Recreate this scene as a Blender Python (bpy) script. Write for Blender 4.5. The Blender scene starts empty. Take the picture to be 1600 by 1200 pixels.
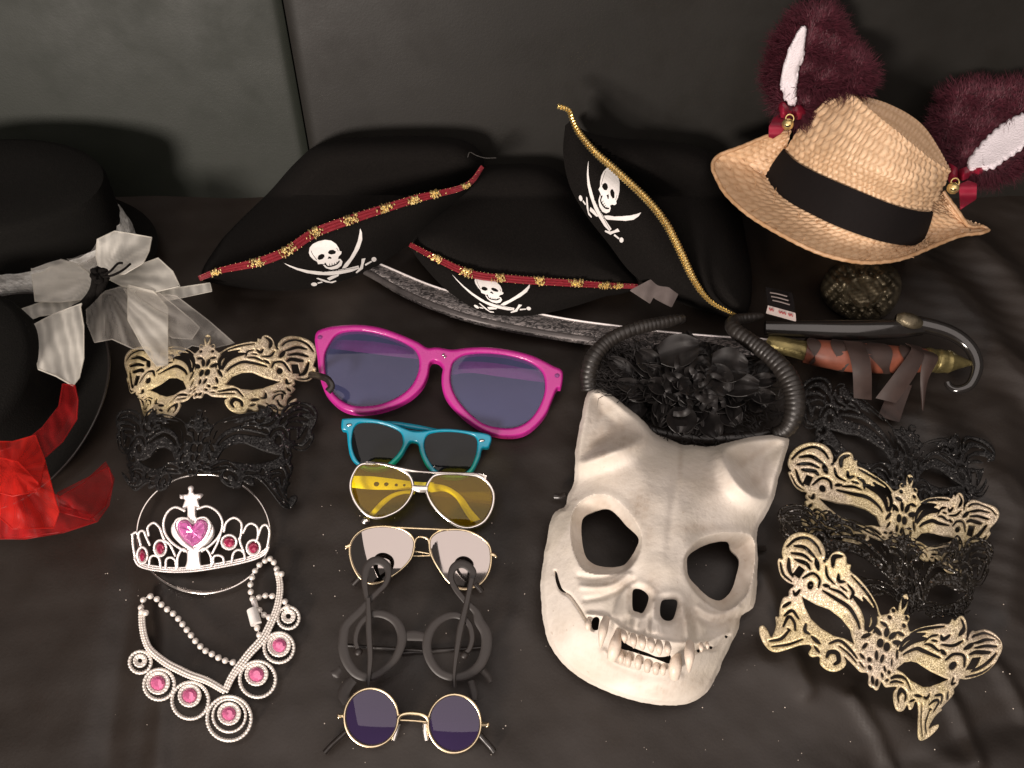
import bpy, bmesh, math, random
import numpy as np
from mathutils import Vector
from mathutils.bvhtree import BVHTree
rnd = random.Random(7)
sc = bpy.context.scene
col = sc.collection

# ------------------------------------------------------------------ camera, world, lamps, exposure
CAMH, PITCH, HFOV = 0.72, math.radians(58), math.radians(65)
cd = bpy.data.cameras.new('camera')
cam = bpy.data.objects.new('camera', cd)
col.objects.link(cam)
cam.location = (0, 0, CAMH)
cam.rotation_euler = (math.pi/2 - PITCH, 0, 0)
cd.sensor_fit = 'HORIZONTAL'
cd.angle = HFOV
cd.clip_start, cd.clip_end = 0.01, 50
sc.camera = cam

wd = bpy.data.worlds.new('World')
sc.world = wd
wd.use_nodes = True
wd.node_tree.nodes['Background'].inputs[0].default_value = (1.0, 0.89, 0.82, 1)
wd.node_tree.nodes['Background'].inputs[1].default_value = 0.10


def lamp(name, kind, loc, aim, power, color, size):
    d = bpy.data.lights.new(name, kind)
    d.energy = power
    d.color = color
    if kind == 'AREA':
        d.shape = 'RECTANGLE'
        d.size, d.size_y = size
    else:
        d.shadow_soft_size = size
    o = bpy.data.objects.new(name, d)
    col.objects.link(o)
    o.location = loc
    o.rotation_euler = (Vector(aim) - Vector(loc)).to_track_quat('-Z', 'Y').to_euler()
    return o


lamp('room_lamp', 'POINT', (-1.25, -1.95, 1.02), (0, 0.5, 0), 410, (1.0, 0.885, 0.80), 0.34)
lamp('ceiling_light', 'AREA', (0.25, -0.45, 1.9), (0.25, -0.449, 0), 32, (1.0, 0.88, 0.82), (2.6, 2.6))
vs = sc.view_settings
vs.view_transform, vs.look, vs.exposure, vs.gamma = 'Standard', 'None', 0.0, 1.0
try:
    sc.cycles.caustics_reflective = False
    sc.cycles.caustics_refractive = False
    sc.cycles.transparent_max_bounces = 24
except Exception:
    pass

# ------------------------------------------------------------------ geometry helpers
FPX = 800 / math.tan(HFOV/2)
SP, CP = math.sin(PITCH), math.cos(PITCH)
BACK_Y, BACK_T = 0.725, 0.30          # the backrest: y = BACK_Y + BACK_T * z


def W(px, py, z):
    """point of height z above the seat that the photograph shows at px, py"""
    px = np.asarray(px, float); py = np.asarray(py, float); z = np.asarray(z, float)
    dx = (px-800)/FPX; dy = (600-py)/FPX
    d1 = CP + SP*dy; d2 = -SP + CP*dy
    t = (z-CAMH)/d2
    return np.stack(np.broadcast_arrays(dx*t, d1*t, z), -1)


def zs(py):
    """height of the sofa surface (seat or backrest) there"""
    dy = (600-np.asarray(py, float))/FPX
    k = (SP-CP*dy)/(CP+SP*dy)
    return np.maximum(0, (CAMH - k*BACK_Y)/(1+k*BACK_T))


def zoom(ox, oy, s):
    return lambda pts: [((ox+p[0]/s, oy+p[1]/s) + tuple(p[2:])) for p in pts]


def cr(pts, n, closed=False):
    """Catmull-Rom through pts, n samples, roughly even in length"""
    P = np.asarray(pts, float)
    m = len(P)
    if closed:
        Q = np.vstack([P[-1], P, P[0], P[1]]); segs = m
    else:
        Q = np.vstack([2*P[0]-P[1], P, 2*P[-1]-P[-2]]); segs = m-1
    k = max(8, int(6*n/segs)+2)
    out = []
    for i in range(segs):
        p0, p1, p2, p3 = Q[i:i+4]
        t = np.linspace(0, 1, k, endpoint=False)[:, None]
        out.append(0.5*((2*p1)+(-p0+p2)*t+(2*p0-5*p1+4*p2-p3)*t*t+(-p0+3*p1-3*p2+p3)*t**3))
    out = np.vstack(out + [Q[segs+1][None] if not closed else P[:1]])
    L = np.r_[0, np.cumsum(np.linalg.norm(np.diff(out[:, :min(3, out.shape[1])], axis=0), axis=1))]
    s = np.linspace(0, L[-1], n, endpoint=not closed)
    return np.stack([np.interp(s, L, out[:, j]) for j in range(out.shape[1])], -1)


ORG = {}


def setp(o, label=None, cat=None, group=None, kind=None):
    for k, v in (('label', label), ('category', cat), ('group', group), ('kind', kind)):
        if v:
            o[k] = v
    return o


def thing(name, loc, label, cat, group=None):
    o = bpy.data.objects.new(name, None)
    o.empty_display_size = 0.02
    col.objects.link(o)
    o.location = [float(a) for a in loc]
    ORG[o.name] = np.array(loc, float)
    return setp(o, label, cat, group)


def build(name, V, Fc, m, parent=None, smooth=True, sharp=50, uv=None, attr=None):
    V = np.asarray(V, float)
    org = ORG[parent.name] if parent is not None else np.zeros(3)
    me = bpy.data.meshes.new(name)
    me.from_pydata((V-org).tolist(), [], Fc if isinstance(Fc, list) else Fc.tolist())
    me.validate()
    bm = bmesh.new(); bm.from_mesh(me)
    bmesh.ops.recalc_face_normals(bm, faces=bm.faces)
    bm.to_mesh(me); bm.free()
    if uv is not None and len(me.vertices) == len(V):
        l = me.uv_layers.new(name='UVMap')
        idx = np.empty(len(me.loops), int); me.loops.foreach_get('vertex_index', idx)
        l.data.foreach_set('uv', np.asarray(uv, float)[idx].astype(np.float32).ravel())
    if attr is not None and len(me.vertices) == len(V):
        a = me.attributes.new('tone', 'FLOAT', 'POINT')
        a.data.foreach_set('value', np.asarray(attr, np.float32))
    if smooth:
        me.shade_smooth()
        if sharp:
            me.set_sharp_from_angle(angle=math.radians(sharp))
    me.materials.append(m)
    o = bpy.data.objects.new(name, me)
    col.objects.link(o)
    if parent is not None:
        o.parent = parent
    ORG[o.name] = org
    return o


class MB:
    """collects pieces of ONE mesh"""
    def __init__(s): s.V = []; s.F = []; s.n = 0; s.UV = []
    def add(s, V, Fc, uv=None):
        V = np.asarray(V, float)
        s.V.append(V); s.F += [[int(i)+s.n for i in f] for f in Fc]; s.n += len(V)
        s.UV.append(np.zeros((len(V), 2)) if uv is None else np.asarray(uv, float))
        return s
    def build(s, name, m, parent=None, **k):
        return build(name, np.vstack(s.V), s.F, m, parent, uv=np.vstack(s.UV), **k)


def gridf(nr, nc, cr_=False, cc=False):
    f = []
    for i in range(nr if cr_ else nr-1):
        for j in range(nc if cc else nc-1):
            a, b = i*nc+j, i*nc+(j+1) % nc
            c, d = ((i+1) % nr)*nc+(j+1) % nc, ((i+1) % nr)*nc+j
            f.append([a, b, c, d])
    return f


def frames(P, closed=False):
    P = np.asarray(P, float)
    T = np.gradient(P, axis=0) if not closed else (np.roll(P, -1, 0)-np.roll(P, 1, 0))
    T /= np.linalg.norm(T, axis=1)[:, None]+1e-12
    up = np.array([0, -0.5, 0.86])
    N = np.cross(T, up)
    bad = np.linalg.norm(N, axis=1) < 0.1
    N[bad] = np.cross(T[bad], np.array([1., 0, 0]))
    N /= np.linalg.norm(N, axis=1)[:, None]+1e-12
    B = np.cross(N, T)
    return T, N, B


def tube(P, r, seg=8, closed=False, flat=1.0):
    """verts, faces of a tube along world points P; r scalar or array; flat squeezes its height"""
    P = np.asarray(P, float); n = len(P)
    r = np.broadcast_to(np.asarray(r, float), (n,))
    T, N, B = frames(P, closed)
    a = np.linspace(0, 2*np.pi, seg, endpoint=False)
    V = P[:, None]+r[:, None, None]*(np.cos(a)[None, :, None]*N[:, None]+flat*np.sin(a)[None, :, None]*B[:, None])
    V = V.reshape(-1, 3)
    Fc = gridf(n, seg, closed, True)
    if not closed:
        Fc += [list(range(seg)), list(range((n-1)*seg, n*seg))]
    return V, Fc


def pxtube(pts, r, n=24, seg=8, closed=False, flat=1.0):
    """tube along (px,py,z[,r in m]) points"""
    c = cr(pts, n, closed)
    P = W(c[:, 0], c[:, 1], c[:, 2])
    return tube(P, c[:, 3] if c.shape[1] > 3 else r, seg, closed, flat)


_bm = bmesh.new(); bmesh.ops.create_icosphere(_bm, subdivisions=1, radius=1)
ICO_V = np.array([v.co[:] for v in _bm.verts]); ICO_F = np.array([[v.index for v in f.verts] for f in _bm.faces]); _bm.free()
_bm = bmesh.new(); bmesh.ops.create_icosphere(_bm, subdivisions=2, radius=1)
ICO2_V = np.array([v.co[:] for v in _bm.verts]); ICO2_F = np.array([[v.index for v in f.verts] for f in _bm.faces]); _bm.free()


def spheres(C, r, hi=False, scale=None):
    C = np.asarray(C, float); v, f = (ICO2_V, ICO2_F) if hi else (ICO_V, ICO_F)
    r = np.broadcast_to(np.asarray(r, float), (len(C),))
    vv = v if scale is None else v*np.asarray(scale)
    V = (C[:, None]+vv[None]*r[:, None, None]).reshape(-1, 3)
    Fc = (f[None]+(np.arange(len(C))*len(v))[:, None, None]).reshape(-1, 3)
    return V, Fc.tolist()


def loft(rows, closed=False, thick=0):
    """rows: (nr,nc,3) world grid; thick>0 gives it a back side"""
    R = np.asarray(rows, float); nr, nc = R.shape[:2]
    V = R.reshape(-1, 3); Fc = gridf(nr, nc, False, closed)
    if thick:
        du = np.gradient(R, axis=1) if not closed else np.roll(R, -1, 1)-np.roll(R, 1, 1)
        dv = np.gradient(R, axis=0)
        N = np.cross(du, dv); N /= np.linalg.norm(N, axis=2)[..., None]+1e-12
        view = R-np.array([0, 0, CAMH])
        N *= np.where((N*view).sum(2, keepdims=True) < 0, -1, 1)
        B = (R+N*thick).reshape(-1, 3); o = nr*nc
        Fb = [[a+o for a in f[::-1]] for f in Fc]
        rim = []
        if not closed:
            loop = [(0, j) for j in range(nc)]+[(i, nc-1) for i in range(1, nr)]+[(nr-1, j) for j in range(nc-2, -1, -1)]+[(i, 0) for i in range(nr-2, 0, -1)]
            ids = [i*nc+j for i, j in loop]
            rim = [[ids[k], ids[(k+1) % len(ids)], ids[(k+1) % len(ids)]+o, ids[k]+o] for k in range(len(ids))]
        else:
            for i in (0, nr-1):
                rim += [[i*nc+j, i*nc+(j+1) % nc, i*nc+(j+1) % nc+o, i*nc+j+o] for j in range(nc)]
        V = np.vstack([V, B]); Fc = Fc+Fb+rim
    return V, Fc


def sd_poly(poly, X, Y):
    """signed distance to a polygon, negative inside"""
    P = np.asarray(poly, float)[:, :2]; Q = np.roll(P, -1, 0)
    d = np.full(X.shape, 1e9); ins = np.zeros(X.shape, bool)
    for (x0, y0), (x1, y1) in zip(P, Q):
        ex, ey = x1-x0, y1-y0
        wx, wy = X-x0, Y-y0
        t = np.clip((wx*ex+wy*ey)/(ex*ex+ey*ey+1e-12), 0, 1)
        d = np.minimum(d, (wx-t*ex)**2+(wy-t*ey)**2)
        c = ((y0 <= Y) != (y1 <= Y)) & (X < ex*(Y-y0)/(ey if ey else 1e-12)+x0)
        ins ^= c
    d = np.sqrt(d)
    return np.where(ins, -d, d)


def sd_line(pts, X, Y, w=0, taper=True):
    """distance to a polyline minus half width w/2; tapers at its ends"""
    P = cr(pts, max(6, 4*len(pts))) if len(pts) > 2 else np.asarray(pts, float)
    P = P[:, :2]
    n = len(P)-1
    best = np.full(X.shape, 1e9)
    for i in range(n):
        ex, ey = P[i+1]-P[i]
        wx, wy = X-P[i][0], Y-P[i][1]
        t = np.clip((wx*ex+wy*ey)/(ex*ex+ey*ey+1e-12), 0, 1)
        d = np.hypot(wx-t*ex, wy-t*ey)
        if w:
            s = (i+t)/n
            d = d-(w/2*(0.45+0.55*np.sin(np.pi*np.clip(s, 0, 1))**0.7) if taper else w/2)
        best = np.minimum(best, d)
    return best


def sd_ell(c, a, b, ang, X, Y):
    ca, sa = math.cos(ang), math.sin(ang)
    x, y = (X-c[0])*ca+(Y-c[1])*sa, -(X-c[0])*sa+(Y-c[1])*ca
    k = np.hypot(x/a, y/b)
    return (k-1)*min(a, b)


def msq(S):
    """marching squares: (verts in cell units, faces, border edges) of S<0"""
    ny, nx = S.shape
    ins = S < 0
    vid = -np.ones(S.shape, int)
    iy, ix = np.nonzero(ins)
    vid[iy, ix] = np.arange(len(iy))
    V = [np.stack([ix, iy], 1).astype(float)]
    n = len(iy)
    he, ve = {}, {}
    hx = ins[:, :-1] != ins[:, 1:]
    yy, xx = np.nonzero(hx)
    a, b = S[yy, xx], S[yy, xx+1]
    V.append(np.stack([xx+np.clip(a/(a-b), .02, .98), yy], 1))
    for k, (y, x) in enumerate(zip(yy.tolist(), xx.tolist())): he[(y, x)] = n+k
    n += len(yy)
    hy = ins[:-1] != ins[1:]
    yy, xx = np.nonzero(hy)
    a, b = S[yy, xx], S[yy+1, xx]
    V.append(np.stack([xx, yy+np.clip(a/(a-b), .02, .98)], 1))
    for k, (y, x) in enumerate(zip(yy.tolist(), xx.tolist())): ve[(y, x)] = n+k
    cnt = ins[:-1, :-1].astype(int)+ins[:-1, 1:]+ins[1:, :-1]+ins[1:, 1:]
    fy, fx = np.nonzero(cnt == 4)
    Fc = np.stack([vid[fy, fx], vid[fy, fx+1], vid[fy+1, fx+1], vid[fy+1, fx]], 1).tolist()
    E = []
    for y, x in zip(*[a.tolist() for a in np.nonzero((cnt > 0) & (cnt < 4))]):
        cs = [(y, x), (y, x+1), (y+1, x+1), (y+1, x)]
        es = [he.get((y, x)), ve.get((y, x+1)), he.get((y+1, x)), ve.get((y, x))]
        poly = []
        for k in range(4):
            c, d = cs[k], cs[(k+1) % 4]
            if ins[c]: poly.append((int(vid[c]), 0))
            if ins[c] != ins[d]: poly.append((es[k], 1 if ins[c] else 2))
        if len(poly) >= 3:
            Fc.append([p[0] for p in poly])
            for k in range(len(poly)):
                if poly[k][1] == 1 and poly[(k+1) % len(poly)][1] == 2:
                    E.append((poly[k][0], poly[(k+1) % len(poly)][0]))
    return np.vstack(V), Fc, E


def bilin(S, v):
    x = np.clip(v[:, 0], 0, S.shape[1]-1.001); y = np.clip(v[:, 1], 0, S.shape[0]-1.001)
    i, j = x.astype(int), y.astype(int); fx, fy = x-i, y-j
    return S[j, i]*(1-fx)*(1-fy)+S[j, i+1]*fx*(1-fy)+S[j+1, i]*(1-fx)*fy+S[j+1, i+1]*fx*fy


def solid(P, Fc, E, t):
    """P top points; adds an underside t lower and walls along the border"""
    n = len(P)
    Q = P.copy(); Q[:, 2] -= t
    return np.vstack([P, Q]), Fc+[[a+n for a in f[::-1]] for f in Fc]+[[a, a+n, b+n, b] for a, b in E]


def sheet(name, sdf, box, step, zf, t, m, parent=None, bevel=0, br=3.0, attrf=None, **k):
    """a sheet of material whose outline sdf(X,Y)<0 is given in photo pixels; zf(X,Y,inner depth) its height"""
    x0, y0, x1, y1 = box
    xs = np.arange(x0, x1+step, step); ys = np.arange(y0, y1+step, step)
    X, Y = np.meshgrid(xs, ys)
    S = sdf(X, Y)
    v, Fc, E = msq(S)
    d = np.maximum(0, -bilin(S, v))
    px, py = x0+v[:, 0]*step, y0+v[:, 1]*step
    z = zf(px, py, d)
    if bevel:
        z = z-bevel*(1-np.sqrt(np.clip(1-(1-np.minimum(d/br, 1))**2, 0, 1)))
    P = W(px, py, z)
    at = attrf(px, py, d) if attrf else None
    if t:
        P, Fc = solid(P, Fc, E, t)
        if at is not None: at = np.r_[at, at]
    return build(name, P, Fc, m, parent, attr=at, uv=np.tile(np.stack([px, py], 1)/100, (2 if t else 1, 1)), **k)


def bbox(poly, pad=3):
    p = np.asarray(poly, float)
    return (p[:, 0].min()-pad, p[:, 1].min()-pad, p[:, 0].max()+pad, p[:, 1].max()+pad)


def tps(src, dst, reg=1e-3):
    S, D = np.asarray(src, float), np.asarray(dst, float)
    sc_ = np.abs(S).max(); S = S/sc_
    U = lambda r2: np.where(r2 > 1e-12, r2*np.log(r2+1e-12), 0)
    n = len(S)
    K = U(((S[:, None]-S[None])**2).sum(2))+reg*np.eye(n)
    Pm = np.hstack([np.ones((n, 1)), S])
    A = np.zeros((n+3, n+3)); A[:n, :n] = K; A[:n, n:] = Pm; A[n:, :n] = Pm.T
    w = np.linalg.solve(A, np.vstack([D, np.zeros((3, 2))]))
    def f(Q):
        Q = np.asarray(Q, float)/sc_
        return U(((Q[:, None]-S[None])**2).sum(2)) @ w[:n]+np.hstack([np.ones((len(Q), 1)), Q]) @ w[n:]
    return f


def bvh_of(*objs):
    V, Fc, n = [], [], 0
    for o in objs:
        org = ORG[o.name]
        V += [tuple(np.array(v.co)+org) for v in o.data.vertices]
        Fc += [[i+n for i in p.vertices] for p in o.data.polygons]
        n = len(V)
    return BVHTree.FromPolygons(V, Fc)


def drape(bvh, px, py, off, zdef):
    """points on the surface seen at px, py, lifted by off towards the viewer"""
    c = Vector((0, 0, CAMH)); out = []
    zd = np.broadcast_to(zdef, np.shape(px))
    for x, y, z in zip(np.ravel(px), np.ravel(py), np.ravel(zd)):
        g = Vector(W(x, y, 0.0).tolist()); d = (g-c).normalized()
        h = bvh.ray_cast(c, d)
        p = h[0]-d*off if h[0] is not None else Vector(W(x, y, z).tolist())
        out.append(p[:])
    return np.array(out)


# ------------------------------------------------------------------ materials
class NT:
    def __init__(s, name):
        s.m = bpy.data.materials.new(name); s.m.use_nodes = True
        s.t = s.m.node_tree; s.t.nodes.clear()
        s.out = s.n('ShaderNodeOutputMaterial')
    def n(s, k, **p):
        o = s.t.nodes.new(k)
        for a, b in p.items(): setattr(o, a, b)
        return o
    def l(s, a, b): s.t.links.new(a, b)
    def co(s, kind='Object', scale=None):
        c = s.n('ShaderNodeTexCoord').outputs[kind]
        if scale is not None:
            mp = s.n('ShaderNodeMapping'); mp.inputs['Scale'].default_value = scale if hasattr(scale, '__len__') else (scale,)*3
            s.l(c, mp.inputs[0]); c = mp.outputs[0]
        return c
    def noise(s, scale, detail=4, co=None, rough=.55, dist=0):
        o = s.n('ShaderNodeTexNoise'); o.inputs['Scale'].default_value = scale; o.inputs['Detail'].default_value = detail
        o.inputs['Roughness'].default_value = rough; o.inputs['Distortion'].default_value = dist
        s.l(co if co is not None else s.co(), o.inputs['Vector']); return o.outputs['Fac']
    def ramp(s, f, stops):
        r = s.n('ShaderNodeValToRGB'); e = r.color_ramp.elements
        while len(e) < len(stops): e.new(.5)
        for k, (p, c) in enumerate(stops):
            e[k].position = p; e[k].color = (c if len(c) == 4 else tuple(c)+(1,)) if hasattr(c, '__len__') else (c, c, c, 1)
        s.l(f, r.inputs[0]); return r.outputs[0]
    def mix(s, f, a, b):
        o = s.n('ShaderNodeMix', data_type='RGBA')
        for i, v in ((0, f), (6, a), (7, b)):
            if hasattr(v, 'is_linked'): s.l(v, o.inputs[i])
            elif i == 0: o.inputs[0].default_value = v
            else: o.inputs[i].default_value = tuple(v)+(1,)
        return o.outputs[2]
    def math(s, op, a, b=None):
        o = s.n('ShaderNodeMath', operation=op)
        for i, v in ((0, a), (1, b)):
            if v is None: continue
            if hasattr(v, 'is_linked'): s.l(v, o.inputs[i])
            else: o.inputs[i].default_value = v
        return o.outputs[0]
    def bump(s, h, dist, strength=1):
        o = s.n('ShaderNodeBump'); o.inputs['Strength'].default_value = strength; o.inputs['Distance'].default_value = dist
        s.l(h, o.inputs['Height']); return o.outputs[0]
    def bsdf(s, color, rough=.5, metal=0, normal=None, **k):
        b = s.n('ShaderNodeBsdfPrincipled')
        for nm, v in [('Base Color', color), ('Roughness', rough), ('Metallic', metal), ('Normal', normal)]+list(k.items()):
            if v is None: continue
            nm = nm.replace('_', ' ')
            if hasattr(v, 'is_linked'): s.l(v, b.inputs[nm])
            else: b.inputs[nm].default_value = (tuple(v)+(1,) if hasattr(v, '__len__') and len(v) == 3 and 'Normal' not in nm else v)
        return b.outputs[0]
    def done(s, sh): s.l(sh, s.out.inputs[0]); return s.m


def mix_sh(t, f, a, b):
    o = t.n('ShaderNodeMixShader')
    if hasattr(f, 'is_linked'): t.l(f, o.inputs[0])
    else: o.inputs[0].default_value = f
    t.l(a, o.inputs[1]); t.l(b, o.inputs[2]); return o.outputs[0]


def simple(name, c, rough=.5, metal=0, var=.15, nscale=60, bump=0, bscale=300, **k):
    t = NT(name); c = np.array(c, float)
    f = t.noise(nscale)
    colr = t.ramp(f, [(.3, tuple(np.clip(c*(1-var), 0, 1))), (.7, tuple(np.clip(c*(1+var), 0, 1)))])
    rg = t.ramp(t.noise(nscale*2), [(.3, max(0, rough-.06)), (.7, min(1, rough+.06))])
    nm = t.bump(t.noise(bscale, 6), bump) if bump else None
    return t.done(t.bsdf(colr, rg, metal, nm, **k))


def felt(name, c):
    t = NT(name); c = np.array(c, float)
    f = t.noise(900, 3)
    colr = t.ramp(f, [(.3, tuple(c*.6)), (.68, tuple(c*1.5)), (.80, tuple(c*4.5))])
    b = t.bsdf(colr, .95, 0, t.bump(t.noise(700, 5), .0006), Sheen_Weight=.0, Sheen_Roughness=.5, Specular_IOR_Level=.12)
    return t.done(b)


def leather(name, a, b, spec=.5, grain=1.):
    t = NT(name)
    big = t.noise(6, 4); fine = t.noise(240, 5)
    colr = t.mix(t.ramp(big, [(.35, 0.), (.65, 1.)]), a, b)
    v = t.n('ShaderNodeTexVoronoi'); v.inputs['Scale'].default_value = 420; t.l(t.co(), v.inputs['Vector'])
    h = t.math('ADD', t.math('MULTIPLY', v.outputs['Distance'], .5), fine)
    rg = t.ramp(t.noise(22, 5), [(.3, .44), (.7, .6)])
    return t.done(t.bsdf(colr, rg, 0, t.bump(h, .00022*grain, .5), Specular_IOR_Level=spec))


def glitter(name, c, c2, metal, rough, cell, spread, spark=None):
    t = NT(name)
    v = t.n('ShaderNodeTexVoronoi'); v.inputs['Scale'].default_value = cell; t.l(t.co(), v.inputs['Vector'])
    s1 = t.n('ShaderNodeVectorMath', operation='SUBTRACT'); t.l(v.outputs['Color'], s1.inputs[0]); s1.inputs[1].default_value = (.5,)*3
    s2 = t.n('ShaderNodeVectorMath', operation='SCALE'); t.l(s1.outputs[0], s2.inputs[0]); s2.inputs['Scale'].default_value = spread
    g = t.n('ShaderNodeNewGeometry')
    s3 = t.n('ShaderNodeVectorMath', operation='ADD'); t.l(g.outputs['Normal'], s3.inputs[0]); t.l(s2.outputs[0], s3.inputs[1])
    s4 = t.n('ShaderNodeVectorMath', operation='NORMALIZE'); t.l(s3.outputs[0], s4.inputs[0])
    sep = t.n('ShaderNodeSeparateColor'); t.l(v.outputs['Color'], sep.inputs[0])
    colr = t.mix(sep.outputs[0], c, c2)
    if not spark:
        colr = t.mix(t.ramp(t.noise(24, 4), [(.42, 0.), (.66, .75)]), colr, (.74, .62, .52))
    if spark:
        f = t.math('GREATER_THAN', sep.outputs[1], spark)
        colr = t.mix(f, colr, (.8, .78, .75))
        mt = t.math('MAXIMUM', f, metal)
        return t.done(t.bsdf(colr, rough, mt, s4.outputs[0]))
    return t.done(t.bsdf(colr, rough, metal, s4.outputs[0]))


def lens(name, tint, refl, diff, dmix, rough=.02):
    t = NT(name)
    tr = t.n('ShaderNodeBsdfTransparent'); tr.inputs[0].default_value = tuple(tint)+(1,)
    df = t.n('ShaderNodeBsdfDiffuse')
    t.l(t.ramp(t.noise(12, 2), [(.3, tuple(np.array(diff)*.85)), (.7, tuple(np.array(diff)*1.15))]), df.inputs[0])
    gl = t.n('ShaderNodeBsdfGlossy'); gl.inputs['Roughness'].default_value = rough
    lw = t.n('ShaderNodeLayerWeight'); lw.inputs[0].default_value = .25
    f = t.math('ADD', t.math('MULTIPLY', lw.outputs['Fresnel'], .6), refl)
    return t.done(mix_sh(t, f, mix_sh(t, dmix, tr.outputs[0], df.outputs[0]), gl.outputs[0]))


def sheer(name, c, opac, spec=.7, rel=1., wscale=9):
    t = NT(name); c = np.array(c, float)
    tr = t.n('ShaderNodeBsdfTransparent')
    cn = t.noise(60, 3, t.co(scale=(1., .35, 1.)), .5, .8)
    df = t.bsdf(t.ramp(t.noise(50, 3), [(.3, tuple(c*.85)), (.7, tuple(np.minimum(1, c*1.1)))]), .38, 0, t.bump(cn, .0010*rel, .6), Sheen_Weight=.3*rel, Specular_IOR_Level=spec)
    tl = t.n('ShaderNodeBsdfTranslucent'); tl.inputs[0].default_value = tuple(c)+(1,)
    a = mix_sh(t, .35, df, tl.outputs[0])
    lw = t.n('ShaderNodeLayerWeight'); lw.inputs[0].default_value = .5
    w = t.n('ShaderNodeTexNoise'); w.inputs['Scale'].default_value = 14; t.l(t.co(scale=(1, 1, 1)), w.inputs['Vector'])
    f = t.math('ADD', t.math('MULTIPLY', lw.outputs['Facing'], .45), t.math('MULTIPLY', t.math('ADD', t.math('MULTIPLY', w.outputs['Fac'], .6), .7), opac))
    at = t.n('ShaderNodeAttribute', attribute_name='tone')
    f = t.math('MULTIPLY', f, t.math('ADD', t.math('MULTIPLY', at.outputs['Fac'], .42), .80))
    f2 = t.n('ShaderNodeClamp'); t.l(f, f2.inputs[0])
    return t.done(mix_sh(t, f2.outputs[0], tr.outputs[0], a))


M = {}
M['leather'] = leather('black_leather', (.0135, .0090, .0062), (.0175, .0117, .0082))
M['leather_left'] = leather('grey_green_leather', (.0145, .0172, .0128), (.0170, .0196, .0150), .32, .55)
M['leather_right'] = leather('dimmed_warm_grey_leather', (.0118, .0108, .0090), (.0140, .0126, .0106), .30, .55)  # warm grey hide, colour darkened further to imitate light falling off rightwards
M['felt'] = felt('black_felt', (.0062, .0052, .0046))
M['felt2'] = felt('black_satin_felt', (.0050, .0046, .0040))
M['white_print'] = simple('white_print', (.78, .75, .72), .7, var=.07, nscale=150)
M['gold_glitter'] = glitter('gold_glitter', (.95, .82, .52), (.74, .58, .30), .30, .36, 1500, .9)
M['black_glitter'] = glitter('black_glitter', (.0045, .0038, .0036), (.008, .007, .007), 0, .6, 900, .8, .986)
M['black_gloss_glitter'] = glitter('black_gloss_glitter', (.012, .010, .008), (.03, .024, .018), .15, .26, 700, 1.2, .93)
M['gold'] = simple('gold_metal', (.90, .69, .30), .3, .9, bump=.0003, bscale=900)
M['pale_gold'] = simple('pale_gold_wire', (.86, .70, .46), .22, 1, var=.05)
M['silver_wire'] = simple('silver_wire', (.85, .80, .76), .2, 1, var=.05)
M['silver_plastic'] = simple('silver_plated_plastic', (.86, .80, .78), .28, .35, var=.05, bump=.0002, bscale=900)
M['pearl'] = simple('pale_plastic_bead', (.84, .78, .72), .25, .25, var=.06)
M['pink_gem'] = simple('pink_gem', (.72, .16, .34), .08, .25, var=.3, nscale=120, Coat_Weight=1.0)
M['red_gem'] = simple('red_gem', (.45, .03, .10), .08, .3, var=.35, nscale=150, Coat_Weight=1.0)
M['heart_gem'] = simple('heart_gem', (.62, .15, .42), .07, .3, var=.45, nscale=90, Coat_Weight=1.0)
M['pink'] = simple('magenta_plastic', (.46, .020, .24), .3, var=.06, Coat_Weight=.3)
M['teal'] = simple('teal_plastic', (.0, .25, .38), .3, var=.08, Coat_Weight=.3)
M['yellow'] = simple('yellow_plastic', (.92, .78, .06), .3, var=.08)
M['black_plastic'] = simple('black_plastic', (.016, .0125, .011), .32, var=.1)
M['dark_brown_plastic'] = simple('brown_black_plastic', (.018, .0132, .0112), .5, var=.1)
M['horn'] = simple('black_horn', (.018, .015, .013), .42, var=.2, bump=.0004, bscale=200)
M['feather'] = simple('black_feather', (.012, .0095, .009), .6, var=.3)
M['petal'] = simple('black_satin_petal', (.0125, .0105, .0100), .55, var=.35, nscale=90)
M['red_ribbon'] = simple('red_woven_ribbon', (.23, .014, .024), .55, var=.2, nscale=300, bump=.0006, bscale=900)
M['bow_red'] = simple('crimson_satin', (.26, .008, .030), .5, var=.15)
M['fur'] = simple('burgundy_fur', (.082, .0145, .025), .6, var=.5, nscale=200)
M['white_fabric'] = simple('white_plush', (.78, .72, .76), .9, var=.06, bump=.001, bscale=500)
M['band'] = simple('black_grosgrain', (.0075, .0058, .0058), .85, var=.15, nscale=400, Specular_IOR_Level=.15)
M['tag_grey'] = simple('frosted_tag', (.20, .165, .155), .5, var=.12)
M['tag_white'] = simple('paper_tag', (.66, .56, .52), .7, var=.05)
M['tag_ink'] = simple('red_ink', (.45, .10, .10), .7, var=.05)
M['dust'] = simple('lint', (.55, .48, .42), .9)
M['wood'] = simple('orange_wood_grip', (.18, .052, .029), .45, var=.35, nscale=40)
M['dark_strap'] = simple('dark_brown_strap', (.030, .016, .0125), .6, var=.2)
M['brass'] = simple('aged_brass', (.22, .18, .075), .38, .75, var=.35, nscale=90, bump=.0008, bscale=160)
M['pewter'] = simple('aged_pewter', (.12, .10, .065), .40, .7, var=.6, nscale=60, bump=.001, bscale=160)
M['lens_grey'] = lens('grey_lens', (.92, .84, 1.0), .015, (.105, .125, .26), .27)  # blue diffuse part paints the hazy ceiling reflection over the grey tint
M['lens_black'] = lens('smoke_lens', (.34, .36, .38), .015, (.010, .012, .014), .5)
M['lens_amber'] = lens('amber_lens', (.99, .95, .24), .02, (.36, .18, .01), .12)
M['lens_purple'] = lens('purple_lens', (.36, .26, .50), .05, (.045, .028, .085), .55)
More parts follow.
